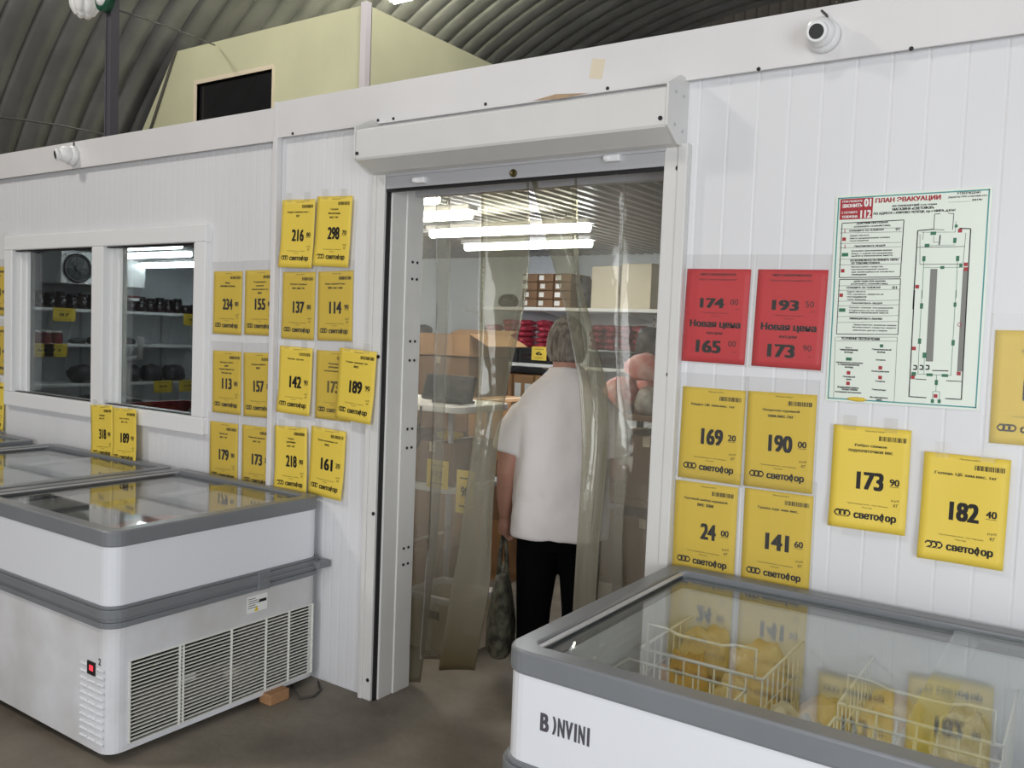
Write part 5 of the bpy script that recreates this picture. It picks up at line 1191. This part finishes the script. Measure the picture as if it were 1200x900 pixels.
g.loft([((0, 0, 0.70), 0.17, 0.13), ((0, 0, 0.85), 0.20, 0.15), ((0, 0.01, 1.0), 0.205, 0.155), ((0, 0, 1.15), 0.19, 0.12), ((0, -0.01, 1.24), 0.155, 0.085), ((0, -0.005, 1.31), 0.09, 0.075), ((0, 0.01, 1.36), 0.068, 0.072), ((0, 0.025, 1.45), 0.064, 0.070)], 24)
g.blob((0, 0.045, 1.508), (0.090, 0.102, 0.114), 0, 0.02, 1, 28, 20)
g.blob((0, 0.095, 1.455), (0.05, 0.05, 0.045), 0, 0.0, 1, 16, 10)                       # jaw
g.tube([(0, 0.135, 1.53), (0, 0.158, 1.498), (0, 0.145, 1.482)], [0.011, 0.017, 0.012], 8)     # nose
g.tube([(-0.024, 0.136, 1.452), (0, 0.142, 1.453), (0.024, 0.136, 1.452)], [0.006, 0.009, 0.006], 8)
for s in (-1, 1):
    g.blob((s * 0.092, 0.035, 1.497), (0.011, 0.022, 0.034), 1, 0.1, 1, 12, 8)               # ear
    g.blob((s * 0.030, 0.130, 1.525), (0.014, 0.012, 0.010), 1, 0.0, 1, 10, 6)               # eyelid
    g.tube([(s * 0.085, 0, 0.80), (s * 0.095, 0.005, 0.60), (s * 0.10, 0.012, 0.40), (s * 0.10, 0.0, 0.22), (s * 0.10, -0.01, 0.07)], [0.095, 0.085, 0.062, 0.056, 0.042], 16)
    g.tube([(s * 0.10, -0.04, 0.045), (s * 0.105, 0.06, 0.045), (s * 0.11, 0.16, 0.03)], [0.036, 0.038, 0.028], 12)
g.tube([(-0.14, 0, 1.17), (-0.212, 0, 1.14), (-0.255, -0.01, 1.07), (-0.272, -0.012, 0.955), (-0.275, 0.02, 0.85), (-0.272, 0.045, 0.755)], [0.065, 0.062, 0.054, 0.047, 0.043, 0.030], 14)
hand(g, (-0.271, 0.047, 0.745), (0.02, 0.12, -1), (1, 0.05, 0.1), -1, 0.75)
g.tube([(0.14, 0, 1.17), (0.215, 0.005, 1.14), (0.26, 0.01, 1.07), (0.275, 0.02, 0.97), (0.255, 0.13, 0.94), (0.225, 0.225, 0.945)], [0.065, 0.062, 0.054, 0.048, 0.042, 0.029], 14)
hand(g, (0.222, 0.235, 0.946), (-0.25, 1, 0.06), (-1, -0.2, -0.3), 1, 0.5)
smoothbody(g, 'body', M['skin'], pr, 0.007, 4)
# T-shirt with sleeves and folds
g = MB(); seg = 40; rings = [(0.690, 0.0, 0.246, 0.185), (0.705, 0.0, 0.248, 0.188), (0.80, 0.0, 0.243, 0.188), (0.90, 0.005, 0.240, 0.186), (1.0, 0.005, 0.236, 0.176), (1.10, 0.0, 0.232, 0.155), (1.18, -0.005, 0.245, 0.140), (1.23, -0.01, 0.243, 0.125), (1.27, -0.01, 0.222, 0.113), (1.31, -0.008, 0.188, 0.104), (1.345, -0.004, 0.150, 0.096), (1.375, 0.002, 0.115, 0.090), (1.40, 0.010, 0.090, 0.086), (1.415, 0.014, 0.086, 0.084)]
vs = []; fs = []
for z, cy, rx, ry in rings:
    for k in range(seg):
        a = 2 * math.pi * k / seg; c_, s_ = math.cos(a), math.sin(a)
        f_ = 1 + 0.050 * noise.noise(Vector((a * 1.6, z * 5.5, 3.3))) * (1 if z < 1.2 else 0.3) + 0.010 * math.sin(z * 60 + 3 * math.sin(a * 2)) * max(0, 1 - abs(z - 0.78) / 0.12)
        vs.append((rx * f_ * math.copysign(abs(c_) ** 0.88, c_), cy + ry * f_ * math.copysign(abs(s_) ** 0.9, s_), z))
n = len(rings)
for i in range(n - 1):
    for k in range(seg): k2 = (k + 1) % seg; fs.append((i * seg + k, i * seg + k2, (i + 1) * seg + k2, (i + 1) * seg + k))
fs.append(tuple(range(seg))[::-1]); fs.append(tuple((n - 1) * seg + k for k in range(seg)))
g.add(vs, fs, True)
for s in (-1, 1):
    g.tube([(s * 0.15, -0.005, 1.20), (s * 0.205, 0, 1.185), (s * 0.248, 0, 1.12), (s * 0.272, 0, 1.04)], [0.075, 0.086, 0.084, 0.080], 20)
ts = smoothbody(g, 't_shirt', M['shirt'], pr, 0.009, 5)
tx = bpy.data.textures.new('cloth_folds', 'CLOUDS'); tx.noise_scale = 0.11; tx.noise_depth = 1
dm = ts.modifiers.new('folds', 'DISPLACE'); dm.texture = tx; dm.strength = 0.020; dm.mid_level = 0.5
g = MB()
g.loft([((0, 0.0, 0.64), 0.19, 0.145), ((0, 0, 0.70), 0.205, 0.155), ((0, 0, 0.80), 0.205, 0.155)], 24)
for s in (-1, 1): g.tube([(s * 0.095, 0, 0.72), (s * 0.105, 0.0, 0.55), (s * 0.112, 0.01, 0.36), (s * 0.115, 0.0, 0.16), (s * 0.118, -0.005, 0.055)], [0.115, 0.103, 0.086, 0.076, 0.074], 18)
smoothbody(g, 'trousers', M['trousers'], pr, 0.010, 3)
for s in (-1, 1):
    g = MB(); g.tube([(s * 0.105, -0.075, 0.045), (s * 0.105, -0.02, 0.055), (s * 0.11, 0.07, 0.05), (s * 0.115, 0.17, 0.036), (s * 0.115, 0.20, 0.03)], [0.036, 0.05, 0.05, 0.042, 0.02], 14); g.box(s * 0.11 - 0.045, s * 0.11 + 0.045, -0.10, 0.20, 0.0, 0.02); g.build('shoe', M['shoe'], pr)
# short grey hair: a cap over the back and crown
g = MB(); nu, nv = 44, 26; vs = []; fs = []; keep = {}
for j in range(nv + 1):
    th = math.pi * j / nv
    for i in range(nu):
        ph = 2 * math.pi * i / nu
        d = Vector((math.sin(th) * math.cos(ph), math.sin(th) * math.sin(ph), math.cos(th)))
        k = 1.065 + 0.035 * noise.noise(d * 7)
        p = Vector((d.x * 0.090, d.y * 0.102, d.z * 0.114)) * k
        vs.append(Vector((0, 0.045, 1.508)) + p); keep[len(vs) - 1] = (d.y < 0.35 + 0.9 * max(0, d.z) and d.z > -0.62 + 0.55 * max(0, d.y + 0.3))
for j in range(nv):
    for i in range(nu):
        i2 = (i + 1) % nu; q_ = (j * nu + i, (j + 1) * nu + i, (j + 1) * nu + i2, j * nu + i2)
        if all(keep[t_] for t_ in q_): fs.append(q_)
g.add(vs, fs, True); hr = g.build('hair', M['hair'], pr); s_ = hr.modifiers.new('thickness', 'SOLIDIFY'); s_.thickness = 0.010; s_.offset = 0
# bag held in the left hand
hw_ = Matrix.Rotation(math.radians(33), 3, 'Z') @ Vector((-0.240, 0.058, 0.66)) + Vector((PRX, PRY, 0))
bg = thing('shopping_bag', (hw_.x, hw_.y, 0.15), 'grey-green patterned shopping bag held in the left hand of the person', 'bag', None, (0, 0, math.radians(33)))
g = MB(); g.loft([((0.0, 0, 0.0), 0.050, 0.13), ((0.0, 0, 0.03), 0.066, 0.17), ((0, 0, 0.14), 0.064, 0.18), ((0, 0, 0.25), 0.046, 0.165), ((0.0, 0, 0.33), 0.030, 0.13), ((0, 0, 0.36), 0.022, 0.11)], 26)
vs = []
for v_ in g.v:
    k = 1 + 0.10 * noise.noise(Vector(v_) * 11); vs.append((v_[0] * k, v_[1] * k, v_[2]))
g.v = vs; g.build('bag_body', M['camo'], bg)
for s in (-1, 1):
    g = MB(); g.tube([(s * 0.016, -0.06, 0.35), (s * 0.014, -0.035, 0.44), (s * 0.006, -0.008, 0.515), (s * 0.004, 0.01, 0.518), (s * 0.012, 0.035, 0.44), (s * 0.016, 0.06, 0.35)], [0.010, 0.009, 0.007, 0.007, 0.009, 0.010], 8); g.build('handle', M['camo'], bg)
